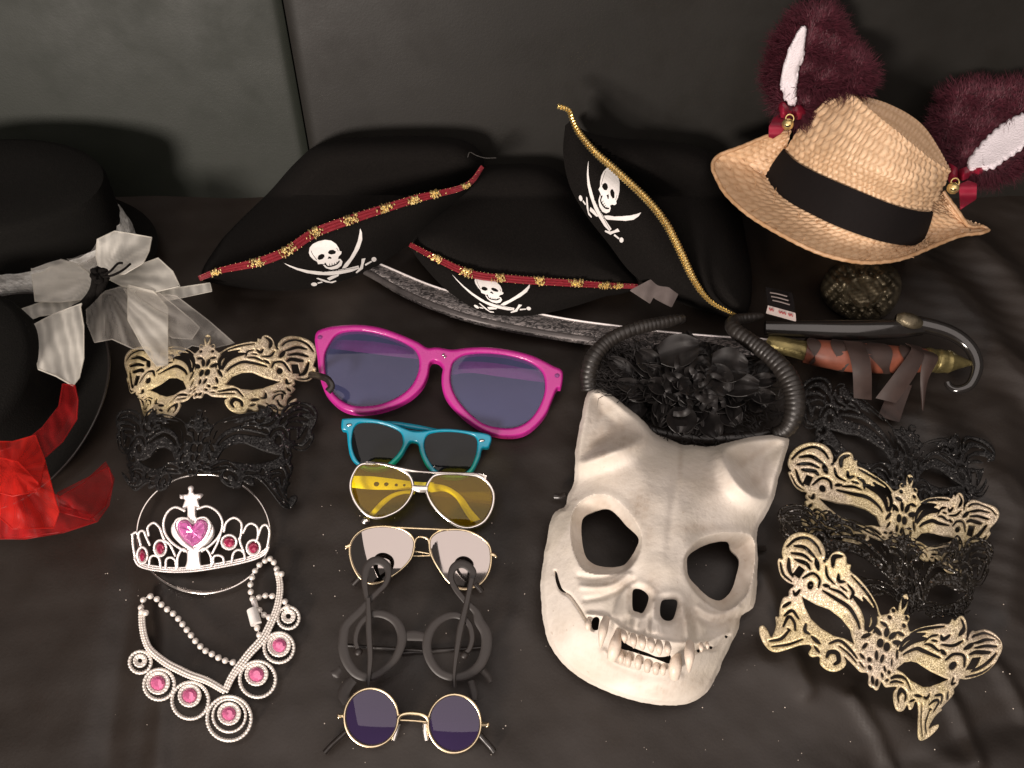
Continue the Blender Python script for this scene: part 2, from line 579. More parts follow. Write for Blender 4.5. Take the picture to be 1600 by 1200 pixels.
M['mirror'] = simple('mirror_lens', (.43, .385, .365), .06, 1, var=.03, nscale=8)
M['organza'] = sheer('ivory_organza', (.88, .85, .77), .62)
M['tulle'] = sheer('white_tulle', (.75, .71, .65), .26)
M['red_organza'] = sheer('red_organza', (.66, .022, .014), .52, .15, .3)
M['red_tulle'] = sheer('red_tulle', (.55, .016, .018), .36, .15, .3)
M['silver_foil'] = simple('silver_lame', (.88, .86, .80), .32, .1, var=.2, nscale=120, bump=.004, bscale=110)


def skull_mat():
    t = NT('bone_plastic')
    a = t.noise(28, 5); b = t.noise(9, 4, dist=.6); c = t.noise(160, 4)
    c1 = t.mix(t.ramp(a, [(.38, 0.), (.72, 1.)]), (.77, .705, .63), (.67, .605, .52))
    c2 = t.mix(t.ramp(b, [(.48, 0.), (.70, .60)]), c1, (.56, .51, .41))
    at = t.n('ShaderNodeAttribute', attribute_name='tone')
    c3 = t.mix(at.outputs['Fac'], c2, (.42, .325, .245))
    c4 = t.mix(t.ramp(c, [(.66, 0.), (.74, .5)]), c3, (.42, .33, .25))
    return t.done(t.bsdf(c4, t.ramp(a, [(.3, .6), (.7, .78)]), 0, t.bump(t.math('ADD', c, t.math('MULTIPLY', a, 3.)), .0008, .6)))


def straw_mat():
    t = NT('woven_straw')
    at = t.n('ShaderNodeAttribute', attribute_name='tone')
    f = t.noise(120, 5)
    c1 = t.mix(at.outputs['Fac'], (.45, .26, .13), (.83, .59, .375))
    c2 = t.mix(t.ramp(f, [(.4, 0.), (.7, .5)]), c1, (.78, .53, .33))
    return t.done(t.bsdf(c2, .42, 0, t.bump(t.noise(500, 4), .0005), Specular_IOR_Level=.6))


def blade_mat():
    t = NT('etched_blade')
    n = t.noise(210, 6, t.co(scale=(.6, 1.2, 1)), .7, 1.6)
    f = t.ramp(n, [(.44, 0.), (.52, .35), (.60, 1.)])
    colr = t.mix(f, (.018, .016, .016), (.42, .38, .37))
    return t.done(t.bsdf(colr, .34, t.math('MULTIPLY', f, .7), t.bump(n, .0015)))


M['bone'] = skull_mat(); M['straw'] = straw_mat(); M['blade'] = blade_mat()

# ------------------------------------------------------------------ the sofa
def wob(x, y, s=1.0, seed=0):
    r = np.random.RandomState(seed); o = 0
    for k in range(7):
        a = r.uniform(0, 2*np.pi); fq = s*(1+k*.7)*r.uniform(.7, 1.3)
        o = o+np.sin((x*np.cos(a)+y*np.sin(a))*fq*2*np.pi+r.uniform(0, 6.3))/(1+k)
    return o/2.2


sofa = thing('sofa', (0, .35, -.16), 'black leather sofa whose seat and back carry all the costume pieces', 'sofa')
FOLDS = [([(1180, 1030), (1290, 1075), (1400, 1120), (1500, 1200)], 30, .004), ([(1330, 1090), (1372, 1150), (1400, 1200)], 11, .004),
         ([(1470, 1065), (1510, 1130), (1530, 1190)], 12, .004), ([(1560, 1040), (1610, 1110)], 12, .004),
         ([(1380, 1200), (1500, 1150), (1640, 1105)], 34, -.006), ([(1560, 640), (1580, 800), (1570, 950)], 35, .006),
         ([(1430, 400), (1500, 470), (1570, 560), (1660, 640)], 26, .012), ([(1520, 380), (1590, 450), (1660, 520)], 24, .012),
         ([(1440, 640), (1520, 730), (1600, 800)], 30, .007), ([(250, 850), (258, 1000), (245, 1200)], 18, .004),
         ([(205, 860), (190, 1000), (160, 1200)], 24, -.004), ([(1190, 900), (1230, 1000), (1260, 1080)], 16, .004),
         ([(520, 1180), (640, 1130), (780, 1190)], 40, .002), ([(780, 700), (830, 820), (810, 960)], 30, .003)]
NXS, NYS = 560, 320
gx = np.linspace(-.95, .95, NXS); gy = np.linspace(-.12, .80, NYS)
X, Y = np.meshgrid(gx, gy)
dirY = Y; dep = np.hypot(dirY, CAMH)
vx = X; fwd = Y*CP+CAMH*SP; upc = Y*SP-CAMH*CP
PX = 800+FPX*vx/fwd; PY = 600-FPX*upc/fwd
Z = .0022*wob(X, Y, 3.2, 3)+.0010*wob(X, Y, 9, 5)
for pts, w, h in FOLDS:
    d = sd_line(pts, PX, PY)
    Z = Z+h*np.exp(-(d/w)**2)
m_ = np.clip((PX-1150)/300, 0, 1)
Z = Z+m_*.0016*wob(X*.6+Y, Y*.5-X*.3, 9, 9)
Z = np.minimum(Z, .012)-.003
Z = Z-.05*np.clip((-.02-Y)/.1, 0, 1)**2
Pt = np.stack([X, Y, Z], -1)
V, Fc = Pt.reshape(-1, 3), gridf(NYS, NXS)
n0 = len(V); rim = [j for j in range(NXS)]+[i*NXS+NXS-1 for i in range(1, NYS)]+[(NYS-1)*NXS+j for j in range(NXS-2, -1, -1)]+[i*NXS for i in range(NYS-2, 0, -1)]
Vb = V[rim].copy(); Vb[:, 2] = -.16
Fc = Fc+[[rim[k], rim[(k+1) % len(rim)], n0+(k+1) % len(rim), n0+k] for k in range(len(rim))]+[[n0+k for k in range(len(rim))]]
build('seat_cushion', np.vstack([V, Vb]), Fc, M['leather'], sofa)
# two back cushions that meet in a seam
SEAM = float(W(458, 110, zs(110))[0])
for a, b, sd in ((-1.0, SEAM-.0008, 1), (SEAM+.0008, 1.0, 2)):
    uu = np.linspace(0, 1, 160); zz = np.linspace(-.12, .52, 110)
    U, ZZ = np.meshgrid(uu, zz)
    xx = a+(b-a)*U
    e = np.minimum(np.abs(xx-SEAM)/.012, 1)
    roll = .008*(1-np.sqrt(np.clip(1-(1-e)**2, 0, 1)))
    yy = BACK_Y+BACK_T*ZZ+roll+.004*wob(xx, ZZ, .8, 10+sd)+.0002*wob(xx, ZZ, 5, 20+sd)
    yy = yy+.05*np.clip((ZZ-.44)/.08, 0, 1)**2
    G = np.stack([xx, yy, ZZ], -1)
    back = G.copy(); back[..., 1] = np.maximum(back[..., 1], BACK_Y+BACK_T*ZZ)+.16
    n = 110*160; R = [j for j in range(160)]+[i*160+159 for i in range(1, 110)]+[109*160+j for j in range(158, -1, -1)]+[i*160 for i in range(108, 0, -1)]
    V = np.vstack([G.reshape(-1, 3), back.reshape(-1, 3)[R]])
    Fc = gridf(110, 160)+[[R[k], R[(k+1) % len(R)], n+(k+1) % len(R), n+k] for k in range(len(R))]+[[n+k for k in range(len(R))]]
    build('back_cushion', V, Fc, M['leather_left' if sd == 1 else 'leather_right'], sofa)
# lint on the seat
C = []
for k in range(170):
    x, y = rnd.uniform(470, 1600) if k > 60 else rnd.uniform(150, 800), rnd.uniform(780, 1195) if k > 40 else rnd.uniform(640, 1195)
    C.append(W(x, y, .003+rnd.uniform(-.001, .001)))
V, Fc = spheres(C, [rnd.choice([.00022, .0003, .0004, .0006]) for _ in C])
setp(build('dust', V, Fc, M['dust']), 'pale specks of lint scattered over the dark sofa seat', 'lint', kind='stuff')

# ------------------------------------------------------------------ pirate hats
zl = zoom(420, 340, 7.273)          # the skull print is drawn from the left hat
PRINT_POS = [
    [(455, 400), (465, 340), (500, 300), (560, 270), (640, 252), (710, 262), (765, 300), (795, 345), (805, 380), (828, 385), (822, 415), (795, 440), (785, 470), (815, 470), (838, 500), (825, 545), (780, 580), (710, 592), (650, 575), (618, 540), (600, 525), (560, 530), (548, 500), (510, 480), (470, 440)],
    [(165, 512), (230, 540), (330, 575), (450, 600), (600, 615), (760, 600), (900, 575), (1020, 545), (1025, 580), (940, 615), (820, 640), (700, 655), (560, 650), (430, 630), (320, 595), (230, 555)],
    [(1038, 120), (1058, 170), (1062, 250), (1030, 350), (970, 450), (900, 550), (860, 590), (825, 590), (860, 530), (920, 460), (970, 370), (1010, 270), (1030, 180)],
    [(1055, 470), (1100, 460), (1090, 490), (1075, 540), (1070, 580), (1000, 632), (985, 625), (1035, 570), (1052, 520)],
    [(1090, 530), (1165, 490), (1172, 505), (1100, 548)],
    [(660, 690), (720, 660), (800, 645), (790, 665), (740, 690), (690, 715)],
    [(535, 690), (560, 685), (640, 710), (700, 730), (760, 715), (770, 725), (720, 745), (650, 735), (580, 710)],
    [(550, 740), (605, 725), (612, 738), (560, 752)]]
PRINT_NEG = [
    [(553, 465), (565, 430), (600, 412), (630, 418), (635, 445), (610, 472), (570, 482)],
    [(672, 395), (690, 370), (730, 365), (765, 385), (755, 410), (710, 420), (680, 412)],
    [(668, 470), (680, 440), (700, 445), (718, 460), (700, 470), (690, 465)]]
PRINT_LINES = [([(640, 520), (665, 552), (710, 552), (770, 530), (800, 495)], 16), ([(600, 530), (640, 535), (660, 555)], 8), ([(690, 525), (694, 555)], 7), ([(718, 520), (722, 550)], 7), ([(745, 515), (750, 545)], 7), ([(772, 505), (776, 532)], 7),
               ([(480, 375), (500, 420), (545, 480)], 6), ([(770, 345), (790, 380)], 6), ([(610, 618), (800, 600), (1010, 568)], 5), ([(850, 595), (1000, 470)], 4)]


def print_sdf():
    xs = np.arange(140, 1260, 4.0); ys = np.arange(100, 800, 4.0)
    X, Y = np.meshgrid(xs, ys)
    S = np.full(X.shape, 1e9)
    for p in PRINT_POS: S = np.minimum(S, sd_poly(p, X, Y))
    S = np.minimum(S, np.minimum(sd_ell((1195, 475), 28, 26, 0, X, Y), sd_ell((515, 758), 34, 20, 0, X, Y)))
    hole = np.full(X.shape, 1e9)
    for p in PRINT_NEG: hole = np.minimum(hole, sd_poly(p, X, Y))
    for p, w in PRINT_LINES: hole = np.minimum(hole, sd_line(p, X, Y, w, False))
    # the front sabre is outlined against the skull and the other sabre
    gap = sd_poly(PRINT_POS[1], X, Y); other = np.minimum(sd_poly(PRINT_POS[2], X, Y), sd_poly(PRINT_POS[0], X, Y))
    S = np.where((gap > 0) & (gap < 9) & (other < 0), 3, S)
    S = np.maximum(S, -hole)
    v, Fc, E = msq(S)
    return np.stack([140+v[:, 0]*4, 100+v[:, 1]*4], 1), Fc, E


PRINT = print_sdf()
KEY = [(640, 252), (510, 758), (1195, 475), (170, 512), (1040, 122), (690, 465)]   # crown of skull, two pommels, two tips, nose


def skull_print(parent, surf, pts, zdef):
    f = tps(KEY, pts)
    q = f(PRINT[0])
    P = drape(surf, q[:, 0], q[:, 1], .0012, zdef)
    P2 = drape(surf, q[:, 0], q[:, 1], .0003, zdef)
    n = len(P)
    Fc = PRINT[1]+[[a+n for a in f_[::-1]] for f_ in PRINT[1]]+[[a, a+n, b+n, b] for a, b in PRINT[2]]
    build('skull_print', np.vstack([P, P2]), Fc, M['white_print'], parent, smooth=False)


def flap(parent, bottom, top, zb, zt, bulge, name='front_flap', n=70, nr=16, mat='felt'):
    b, t = cr(bottom, n), cr(top, n)
    s = np.linspace(0, 1, n)
    zb = np.interp(s, np.linspace(0, 1, len(zb)), zb); zt = np.interp(s, np.linspace(0, 1, len(zt)), zt)
    rows = []
    for k in np.linspace(0, 1, nr):
        p = b[:, :2]*(1-k)+t[:, :2]*k
        z = zb*(1-k)+zt*k+bulge*np.sin(np.pi*k)*np.sin(np.pi*s)
        z = np.maximum(z, zs(p[:, 1])+.002)
        rows.append(W(p[:, 0], p[:, 1], z))
    V, Fc = loft(rows, thick=.003)
    return build(name, V, Fc, M[mat], parent)


def dome(parent, poly, H, lift, name='crown', mat='felt', pw=.5, scale=60., bumps=.0):
    pl = cr(poly, 90, True)
    zf = lambda x, y, d: zs(y)+lift+H*np.sqrt(np.clip(1-(1-np.minimum(d/scale, 1))**2, 0, 1))+bumps*wob(x/160, y/160, 1.2, 4)
    return sheet(name, lambda X, Y: sd_poly(pl, X, Y), bbox(pl), 5, zf, .003, M[mat], parent)


def ztop(pts, zt):
    """heights along a trim path"""
    return np.interp(np.linspace(0, 1, len(pts)), np.linspace(0, 1, len(zt)), zt)


def red_trim(parent, path, zt, wid, motifs, lift=.003):
    """woven red ribbon: three cords with gold knots sewn on at intervals"""
    n = 120
    c = cr(path, n); s = np.linspace(0, 1, n)
    z = np.interp(s, np.linspace(0, 1, len(zt)), zt)+lift
    w = np.interp(s, np.linspace(0, 1, len(wid)), wid)
    tx, ty = np.gradient(c[:, 0]), np.gradient(c[:, 1]); L = np.hypot(tx, ty); nx, ny = -ty/L, tx/L
    mb = MB()
    rows = []
    for k in np.linspace(-.5, .5, 13):
        h = .0012*abs(math.cos(3*math.pi*k))+.0012
        rows.append(W(c[:, 0]+nx*w*k, c[:, 1]+ny*w*k, z+h-.006*k))
    V, Fc = loft(rows, thick=.002); mb.add(V, Fc)
    trim = mb.build('trim', M['red_ribbon'], parent)
    # gold picot edging
    mb = MB()
    for side in (-.52, .52):
        k = np.arange(1, n-1, 1)
        j = np.array([rnd.uniform(-.6, .6) for _ in k])
        C = W(c[k, 0]+nx[k]*(w[k]*side+j), c[k, 1]+ny[k]*(w[k]*side+j), z[k]+.0016-.006*side)
        C = C[::2] if side > 0 else C
        V, Fc = spheres(C[::2], .00045); mb.add(V, Fc)
    mb.build('picot_edge', M['gold'], trim)
    for f in motifs:
        i = int(f*(n-1)); mb = MB()
        for q in range(44):
            a, b = rnd.gauss(0, .42), rnd.uniform(-.46, .46)
            off = a*w[i]*1.1
            cx = c[i, 0]+tx[i]/L[i]*off+nx[i]*w[i]*b; cy = c[i, 1]+ty[i]/L[i]*off+ny[i]*w[i]*b
            ln = rnd.uniform(1.2, 3.2); an = math.atan2(ny[i], nx[i])+rnd.uniform(-.5, .5)
            zz = z[i]+.0026-.006*b
            P = W([cx-ln*math.cos(an), cx, cx+ln*math.cos(an)], [cy-ln*math.sin(an), cy, cy+ln*math.sin(an)], [zz, zz+.0008, zz])
            V, Fc = tube(P, .0007, 5); mb.add(V, Fc)
        mb.build('gold_motif', M['gold'], trim)
    return trim


za = zoom(280, 200, 3.077)
# the left hat
tp = za([(95, 725), (200, 685), (380, 645), (520, 590), (650, 505), (840, 435), (1010, 380), (1140, 340), (1250, 315), (1350, 290), (1410, 255), (1460, 185)])
bt = za([(95, 732), (250, 762), (480, 782), (700, 757), (900, 690), (1050, 600), (1180, 500), (1290, 385), (1400, 290), (1462, 190)])
hat = thing('pirate_hat', W(560, 420, .0), 'black pirate hat slanting upwards, red gold trim, larger of the two red trimmed', 'hat', 'black pirate hats')
dome(hat, za([(110, 728), (180, 570), (290, 445), (430, 310), (560, 165), (680, 75), (900, 45), (1250, 42), (1400, 72), (1465, 150), (1440, 230), (1300, 340), (1000, 440), (650, 560), (380, 690)]), .042, .010, scale=45)
zt = [.052, .066, .076, .084, .09, .097, .105]
fl = flap(hat, bt, tp, [.02, .014, .012, .012, .02, .05, .09], zt, .012)
sb = bvh_of(fl)
red_trim(hat, tp, zt, [6, 11, 14, 15, 15, 14, 13, 12, 8, 2], [.06, .20, .31, .42, .535, .655, .745, .82, .92])
skull_print(hat, sb, zl([(640, 252), (510, 758), (1195, 475), (170, 512), (1040, 122), (690, 465)]), .03)
# loose plastic tag loop at its tip
V, Fc = pxtube([(731, 246, .10), (734, 238, .104), (744, 243, .104), (758, 247, .10), (775, 247, .098)], .0005, 20, 5)
build('tag_loop', V, Fc, M['silver_wire'], hat)

# the middle hat
tp = [(640, 382), (690, 408), (740, 429), (800, 436), (870, 441), (950, 446), (997, 448)]
bt = [(640, 386), (662, 416), (700, 455), (750, 486), (800, 494), (850, 490), (900, 478), (950, 462), (997, 452)]
hat = thing('pirate_hat', W(800, 440, 0), 'black pirate hat between the two others, thin red trim nearly level', 'hat', 'black pirate hats')
dome(hat, [(642, 384), (655, 335), (690, 290), (740, 264), (800, 256), (860, 262), (905, 300), (945, 360), (985, 420), (995, 447), (940, 460), (800, 455), (700, 425)], .045, .010, scale=60)
zt = [.035, .040, .044, .046, .044, .04, .03]
fl = flap(hat, bt, tp, [.03, .022, .018, .018, .02, .026], zt, .008)
sb = bvh_of(fl)
red_trim(hat, tp, zt, [7, 10, 12, 12, 12, 11, 9, 4], [.13, .27, .42, .58, .74, .86, .92], .003)
skull_print(hat, sb, [(767, 436), (744, 479), (826, 482), (706, 428), (828, 444), (768, 458)], .03)
zt_ = zoom(840, 140, 3.159)
tg = zt_([(455, 990), (570, 930), (620, 955), (695, 1010), (662, 1075), (585, 1035), (572, 1025), (556, 1056)])
sheet('swing_tag', lambda X, Y: sd_poly(tg, X, Y), bbox(tg), 1.5, lambda x, y, d: .045+.0025*np.sin(x*.16+y*.05), .0006, M['tag_grey'], hat)

# the right hat
tp = [(895, 186), (905, 212), (930, 240), (962, 268), (1010, 312), (1040, 350), (1062, 392), (1085, 440), (1110, 472), (1148, 492)]
bt = [(883, 196), (880, 240), (890, 290), (915, 335), (950, 380), (985, 425), (1030, 458), (1085, 482), (1146, 496)]
hat = thing('pirate_hat', W(1020, 420, 0), 'black pirate hat with beaded gold braid falling steeply beside a tilted skull print', 'hat', 'black pirate hats')
dome(hat, [(893, 190), (915, 205), (965, 216), (1030, 220), (1085, 228), (1125, 250), (1150, 300), (1165, 370), (1175, 440), (1165, 492), (1120, 488), (1070, 440), (1020, 340), (940, 260)], .05, .014, scale=60)
zt = [.15, .13, .118, .11, .10, .085, .07, .05, .035]
fl = flap(hat, bt, tp, [.14, .11, .085, .06, .045, .03, .022, .02], zt, .012)
sb = bvh_of(fl)
skull_print(hat, sb, [(965, 272), (907, 309), (971, 375), (920, 250), (1002, 332), (949, 308)], .07)
path = [(872, 166), (888, 172), (894, 186), (905, 208), (930, 238), (962, 266), (1010, 311), (1040, 349), (1062, 391), (1085, 439), (1110, 471), (1150, 493)]
n = 96; c = cr(path, n); s = np.linspace(0, 1, n)
z = np.interp(s, np.linspace(0, 1, 11), [.155, .15, .14, .128, .118, .112, .104, .09, .074, .055, .04])+.004
w = np.interp(s, [0, .08, .12, .3, .75, .9, 1], [7, 7, 9, 11, 11, 7, 3])
tx, ty = np.gradient(c[:, 0]), np.gradient(c[:, 1]); L = np.hypot(tx, ty); nx, ny = -ty/L, tx/L
mb = MB()
rows = [W(c[:, 0]+nx*w*k, c[:, 1]+ny*w*k, z-.003*k) for k in (-.4, -.2, 0, .2, .4)]
mb.add(*loft(rows, thick=.0015))
for sd in (-1, 1):
    for i in range(n):
        a = c[i]+np.array([nx[i], ny[i]])*w[i]*.50*sd; b = c[i]-np.array([nx[i], ny[i]])*w[i]*.06*sd+np.array([tx[i], ty[i]])*.9
        zz = z[i]+.001-.0015*sd
        m2 = (a+b)/2+np.array([tx[i], ty[i]])*.35
        P = W([a[0], m2[0], b[0]], [a[1], m2[1], b[1]], [zz, zz+.0016, zz+.0006])
        mb.add(*tube(P, .0009 if s[i] < .85 else .0007, 5))
mb.build('gold_braid', M['gold'], hat)
wt = [(1200, 477), (1243, 489), (1244, 502), (1197, 489)]
tag = sheet('price_tag', lambda X, Y: sd_poly(wt, X, Y), bbox(wt), 1.5, lambda x, y, d: .047+0*x, .0006, M['tag_white'], hat)
mb = MB()
for k in range(3):
    pts = [(1202+k*15+i*2.1, 482.5+k*4.2+i*.6+(2.0 if i % 2 else -1.6), .0478) for i in range(6 if k == 1 else 4)]
    mb.add(*pxtube(pts, .0006, 20, 4))
mb.build('tag_writing', M['tag_ink'], tag)
mb = MB()
for k in range(3):
    mb.add(*pxtube([(1203+k*2, 457+k*6, .05), (1215+k*2, 459+k*6.3, .05), (1230+k*2, 463+k*6.5, .05)], .0007, 12, 4))
lab = [(1196, 448), (1238, 458), (1243, 487), (1200, 476)]
o = sheet('size_label', lambda X, Y: sd_poly(lab, X, Y), bbox(lab), 2, lambda x, y, d: .0485+0*x, .0006, M['band'], hat)
mb.build('label_writing', M['tag_grey'], o)

# ------------------------------------------------------------------ top hats on the left
th = thing('top_hat', W(20, 450, 0), 'black top hat at the back left, dressed with a silver band and ivory organza bow', 'hat', 'black top hats')
cx0, cy0 = float(W(20, 470, .02)[0]), float(W(20, 470, .02)[1])+.074


def ering(rx, ry, z, dy=0, n=72, cx=cx0, cy=cy0):
    a = np.linspace(0, 2*np.pi, n, endpoint=False)
    return np.stack([cx+rx*np.cos(a), cy+dy+ry*np.sin(a), np.full(n, z)], -1)


prof = [(.0, .0, .112), (.06, .035, .114), (.105, .062, .114), (.114, .068, .111), (.116, .070, .104), (.112, .069, .06), (.112, .069, .012)]
V, Fc = loft([ering(a+1e-4, b+1e-4, z, .012*z/.11) for a, b, z in prof], closed=True); build('crown', V, Fc, M['felt2'], th)
prof = [(.112, .069, .012), (.122, .080, .010), (.134, .092, .012), (.139, .097, .016), (.137, .095, .014), (.122, .080, .006), (.112, .069, .008)]
V, Fc = loft([ering(a, b, z) for a, b, z in prof], closed=True); build('brim', V, Fc, M['felt2'], th)
# crumpled silver band of the hat
n = 160; rows = []
a = np.linspace(0, 2*np.pi, n, endpoint=False)
for k in np.linspace(0, 1, 14):
    rr = .0025+.004*math.sin(math.pi*k)+.0016*wob(a*2.2, np.full(n, k*1.2), 1.6, 31)
    rows.append(np.stack([cx0+(.112+rr)*np.cos(a), cy0+(.069+rr)*np.sin(a), np.full(n, .014+.048*k)], -1))
V, Fc = loft(rows, closed=True); build('silver_hat_band', V, Fc, M['silver_foil'], th)

# organza bow with a black knot
bow = setp(thing('organza_bow', W(150, 440, .05), 'ivory organza bow with a black knot, spread over the silver hat band', 'bow'))


def cloth(name, poly, z0, slope, mat, parent, seed, ripple=.004, step=4, fq=1.0, hem=True, crisp=True, centre=None):
    pl = np.asarray(cr(poly, 80, True)) if not crisp else np.vstack([np.array(poly[i])*(1-k)+np.array(poly[(i+1) % len(poly)])*k for i in range(len(poly)) for k in (0, .15, .5, .85)])
    cx, cy = pl.mean(0) if centre is None else centre
    def zf(x, y, d):
        ang = np.arctan2(y-cy, x-cx) if centre is not None else (x*math.cos(seed)+y*math.sin(seed))*.03
        rip = np.sin(ang*(4 if centre is not None else 1.7)*fq+seed+wob(x/120, y/120, 1, seed+1))*.5*np.clip(np.hypot(x-cx, y-cy)/60, 0, 1)+wob(x/170, y/170, min(fq, 1)*.7, seed)
        rad = np.hypot(x-cx, y-cy)
        fold = .5+.5*np.sin(ang*9*fq+2*seed+.5*wob(x/120, y/120, .6, seed+2)) if centre is not None else .5+.5*np.sin((x*.8-y*.25)*.13+seed)
        return np.maximum(z0+slope*np.hypot(x-cx, y-cy)/100+ripple*rip+.0030*fold**2*np.clip(rad/70, .03, 1), zs(y)+.004)
    o = sheet(name, lambda X, Y: sd_poly(pl, X, Y), bbox(pl), step, zf, 0, M[mat], parent, attrf=lambda x, y, d: np.clip((.5+.5*np.sin(np.arctan2(y-cy, x-cx)*(23*fq)+seed+1.2*wob(x/60, y/60, 1, seed+3))) if centre is not None else (.5+.5*np.sin((x*.9-y*.2)*.42+seed+1.5*wob(x/60, y/60, 1, seed+3))), 0, 1)**1.5)
    if hem:
        z = zf(pl[:, 0], pl[:, 1], 0)
        V, Fc = tube(W(pl[:, 0], pl[:, 1], z), .0006, 5, True)
        build('hem', V, Fc, M[mat], o)
    return o


K = (158, 432)
cloth('bow_loop', [(150, 437), (120, 412), (94, 405), (47, 397), (50, 430), (55, 471), (95, 472), (130, 468), (143, 450)], .062, -.006, 'organza', bow, 1, .005, centre=K)
cloth('bow_loop', [(152, 436), (110, 420), (60, 405), (50, 425), (54, 460), (100, 468), (140, 455)], .048, -.006, 'organza', bow, 4, .004, centre=K, hem=False)
cloth('bow_loop', [(158, 430), (150, 400), (152, 374), (179, 361), (210, 366), (237, 371), (233, 392), (224, 411), (195, 428)], .068, .01, 'organza', bow, 2, .005, centre=K)
cloth('bow_loop', [(104, 404), (130, 395), (152, 376), (172, 384), (165, 425), (150, 432)], .055, .01, 'tulle', bow, 8, .004, centre=K)
cloth('bow_loop', [(165, 434), (195, 428), (225, 411), (247, 403), (270, 424), (281, 447), (240, 457), (190, 447)], .056, -.004, 'organza', bow, 3, .004, centre=K)
cloth('bow_tail', [(130, 468), (100, 472), (65, 472), (30, 484), (-20, 500), (-20, 535), (0, 527), (30, 507), (62, 494), (110, 488)], .050, -.012, 'organza', bow, 5, .002)
cloth('bow_tail', [(128, 474), (85, 490), (49, 509), (52, 545), (60, 577), (88, 588), (114, 603), (124, 590), (131, 560), (131, 510), (126, 480)], .085, -.002, 'organza', bow, 6, .003, fq=.8)
cloth('bow_tail', [(190, 446), (228, 458), (275, 450), (328, 442), (331, 455), (290, 464), (250, 472), (200, 462)], .045, -.012, 'organza', bow, 7, .002)
cloth('tulle_veil', [(135, 478), (165, 455), (201, 444), (235, 462), (258, 500), (266, 540), (235, 546), (208, 545), (175, 530), (148, 535), (136, 505)], .055, -.012, 'tulle', bow, 9, .005, centre=K, fq=2)
cloth('tulle_veil', [(200, 445), (240, 455), (262, 480), (262, 530), (262, 570), (245, 572), (225, 545), (200, 500)], .062, -.012, 'organza', bow, 14, .004, centre=K, fq=2).name
cloth('tulle_veil', [(230, 458), (275, 462), (325, 500), (366, 536), (330, 545), (300, 540), (268, 560), (255, 575), (240, 560), (240, 500)], .050, -.008, 'tulle', bow, 11, .004, centre=K, fq=2)
cloth('tulle_veil', [(195, 452), (250, 458), (300, 500), (312, 512), (300, 530), (270, 528), (220, 500)], .056, -.008, 'tulle', bow, 12, .004, centre=K, fq=2)
mb = MB()
mb.add(*pxtube([(118, 482, .066), (132, 474, .072), (146, 455, .078), (150, 436, .084), (148, 422, .086)], .0045, 24, 8))
mb.add(*pxtube([(126, 482, .064), (142, 468, .070), (158, 448, .080), (166, 432, .086)], .004, 24, 8))
for k in range(5):
    a = k*1.25
    mb.add(*pxtube([(156, 430, .086), (156+9*math.cos(a), 430+8*math.sin(a), .090), (156+12*math.cos(a+.7), 430+11*math.sin(a+.7), .088), (156+5*math.cos(a+1.4), 430+5*math.sin(a+1.4), .088)], .0026, 16, 7))
mb.add(*pxtube([(158, 432, .09), (172, 424, .094), (184, 412, .095), (192, 411, .094)], .0013, 18, 6))
mb.add(*pxtube([(158, 434, .09), (176, 430, .094), (192, 422, .094), (204, 412, .093)], .0013, 18, 6))
mb.build('black_knot', M['felt'], bow)

# the front top hat, tipped towards the viewer
tb = thing('top_hat', W(10, 610, .0), 'black top hat at the left edge with red organza round its crown', 'hat', 'black top hats')
al = math.radians(9); C0 = W(8, 618, .020); E1 = np.array([1, 0, 0.]); E2 = 1.12*np.array([0, math.cos(al), math.sin(al)]); EN = np.array([-.10, -math.sin(al), math.cos(al)])


def hring(r, h, n=90, w=0, lean=0.):
    a = np.linspace(0, 2*np.pi, n, endpoint=False)
    hh = h+w*np.cos(2*a+.6)
    return C0+r*(np.cos(a)[:, None]*E1+np.sin(a)[:, None]*E2)+hh[:, None]*EN


V, Fc = loft([hring(r, h) for r, h in [(.001, .078), (.05, .079), (.066, .078), (.072, .074), (.073, .066), (.070, .03), (.071, .006), (.073, .0)]], closed=True)
build('crown', V, Fc, M['felt2'], tb)
V, Fc = loft([hring(r, h, w=w) for r, h, w in [(.072, .0, 0), (.085, -.001, .001), (.10, .001, .004), (.107, .004, .007), (.107, .002, .007), (.10, -.003, .004), (.072, -.004, 0)]], closed=True)
build('brim', V, Fc, M['felt2'], tb)
V, Fc = tube(hring(.1072, .0035, 120, .007), .0014, 8, True); build('brim_edge', V, Fc, M['black_plastic'], tb)
K2 = (20, 735)
rib = thing('red_bow', W(40, 740, .08), 'red organza bow and tulle gathered at the front of the black top hat', 'bow')
cloth('ribbon_band', [(98, 600), (92, 635), (66, 668), (36, 692), (-20, 712), (-20, 760), (20, 745), (62, 722), (98, 690), (120, 655), (122, 625), (117, 602)], .118, -.012, 'red_tulle', rib, 2, .004, fq=1.6, step=3)
cloth('bow_loop', [(-20, 690), (20, 690), (55, 680), (70, 720), (62, 762), (22, 775), (-20, 765)], .125, -.008, 'red_organza', rib, 5, .006, centre=K2, fq=.8, step=3)
cloth('bow_loop', [(-20, 710), (28, 722), (60, 755), (58, 768), (20, 775), (-20, 765)], .130, -.008, 'red_organza', rib, 6, .004, centre=K2, fq=.8, step=3)
cloth('bow_loop', [(20, 700), (70, 720), (82, 765), (92, 800), (84, 825), (20, 826), (-10, 800)], .116, -.02, 'red_organza', rib, 7, .007, centre=K2, fq=1.0, step=3)
cloth('tulle_ruffle', [(-20, 760), (40, 750), (80, 770), (94, 776), (130, 755), (165, 722), (178, 748), (170, 790), (152, 815), (100, 832), (40, 842), (-20, 842)], .075, -.030, 'red_tulle', rib, 8, .006, centre=K2, fq=1.0, step=3)
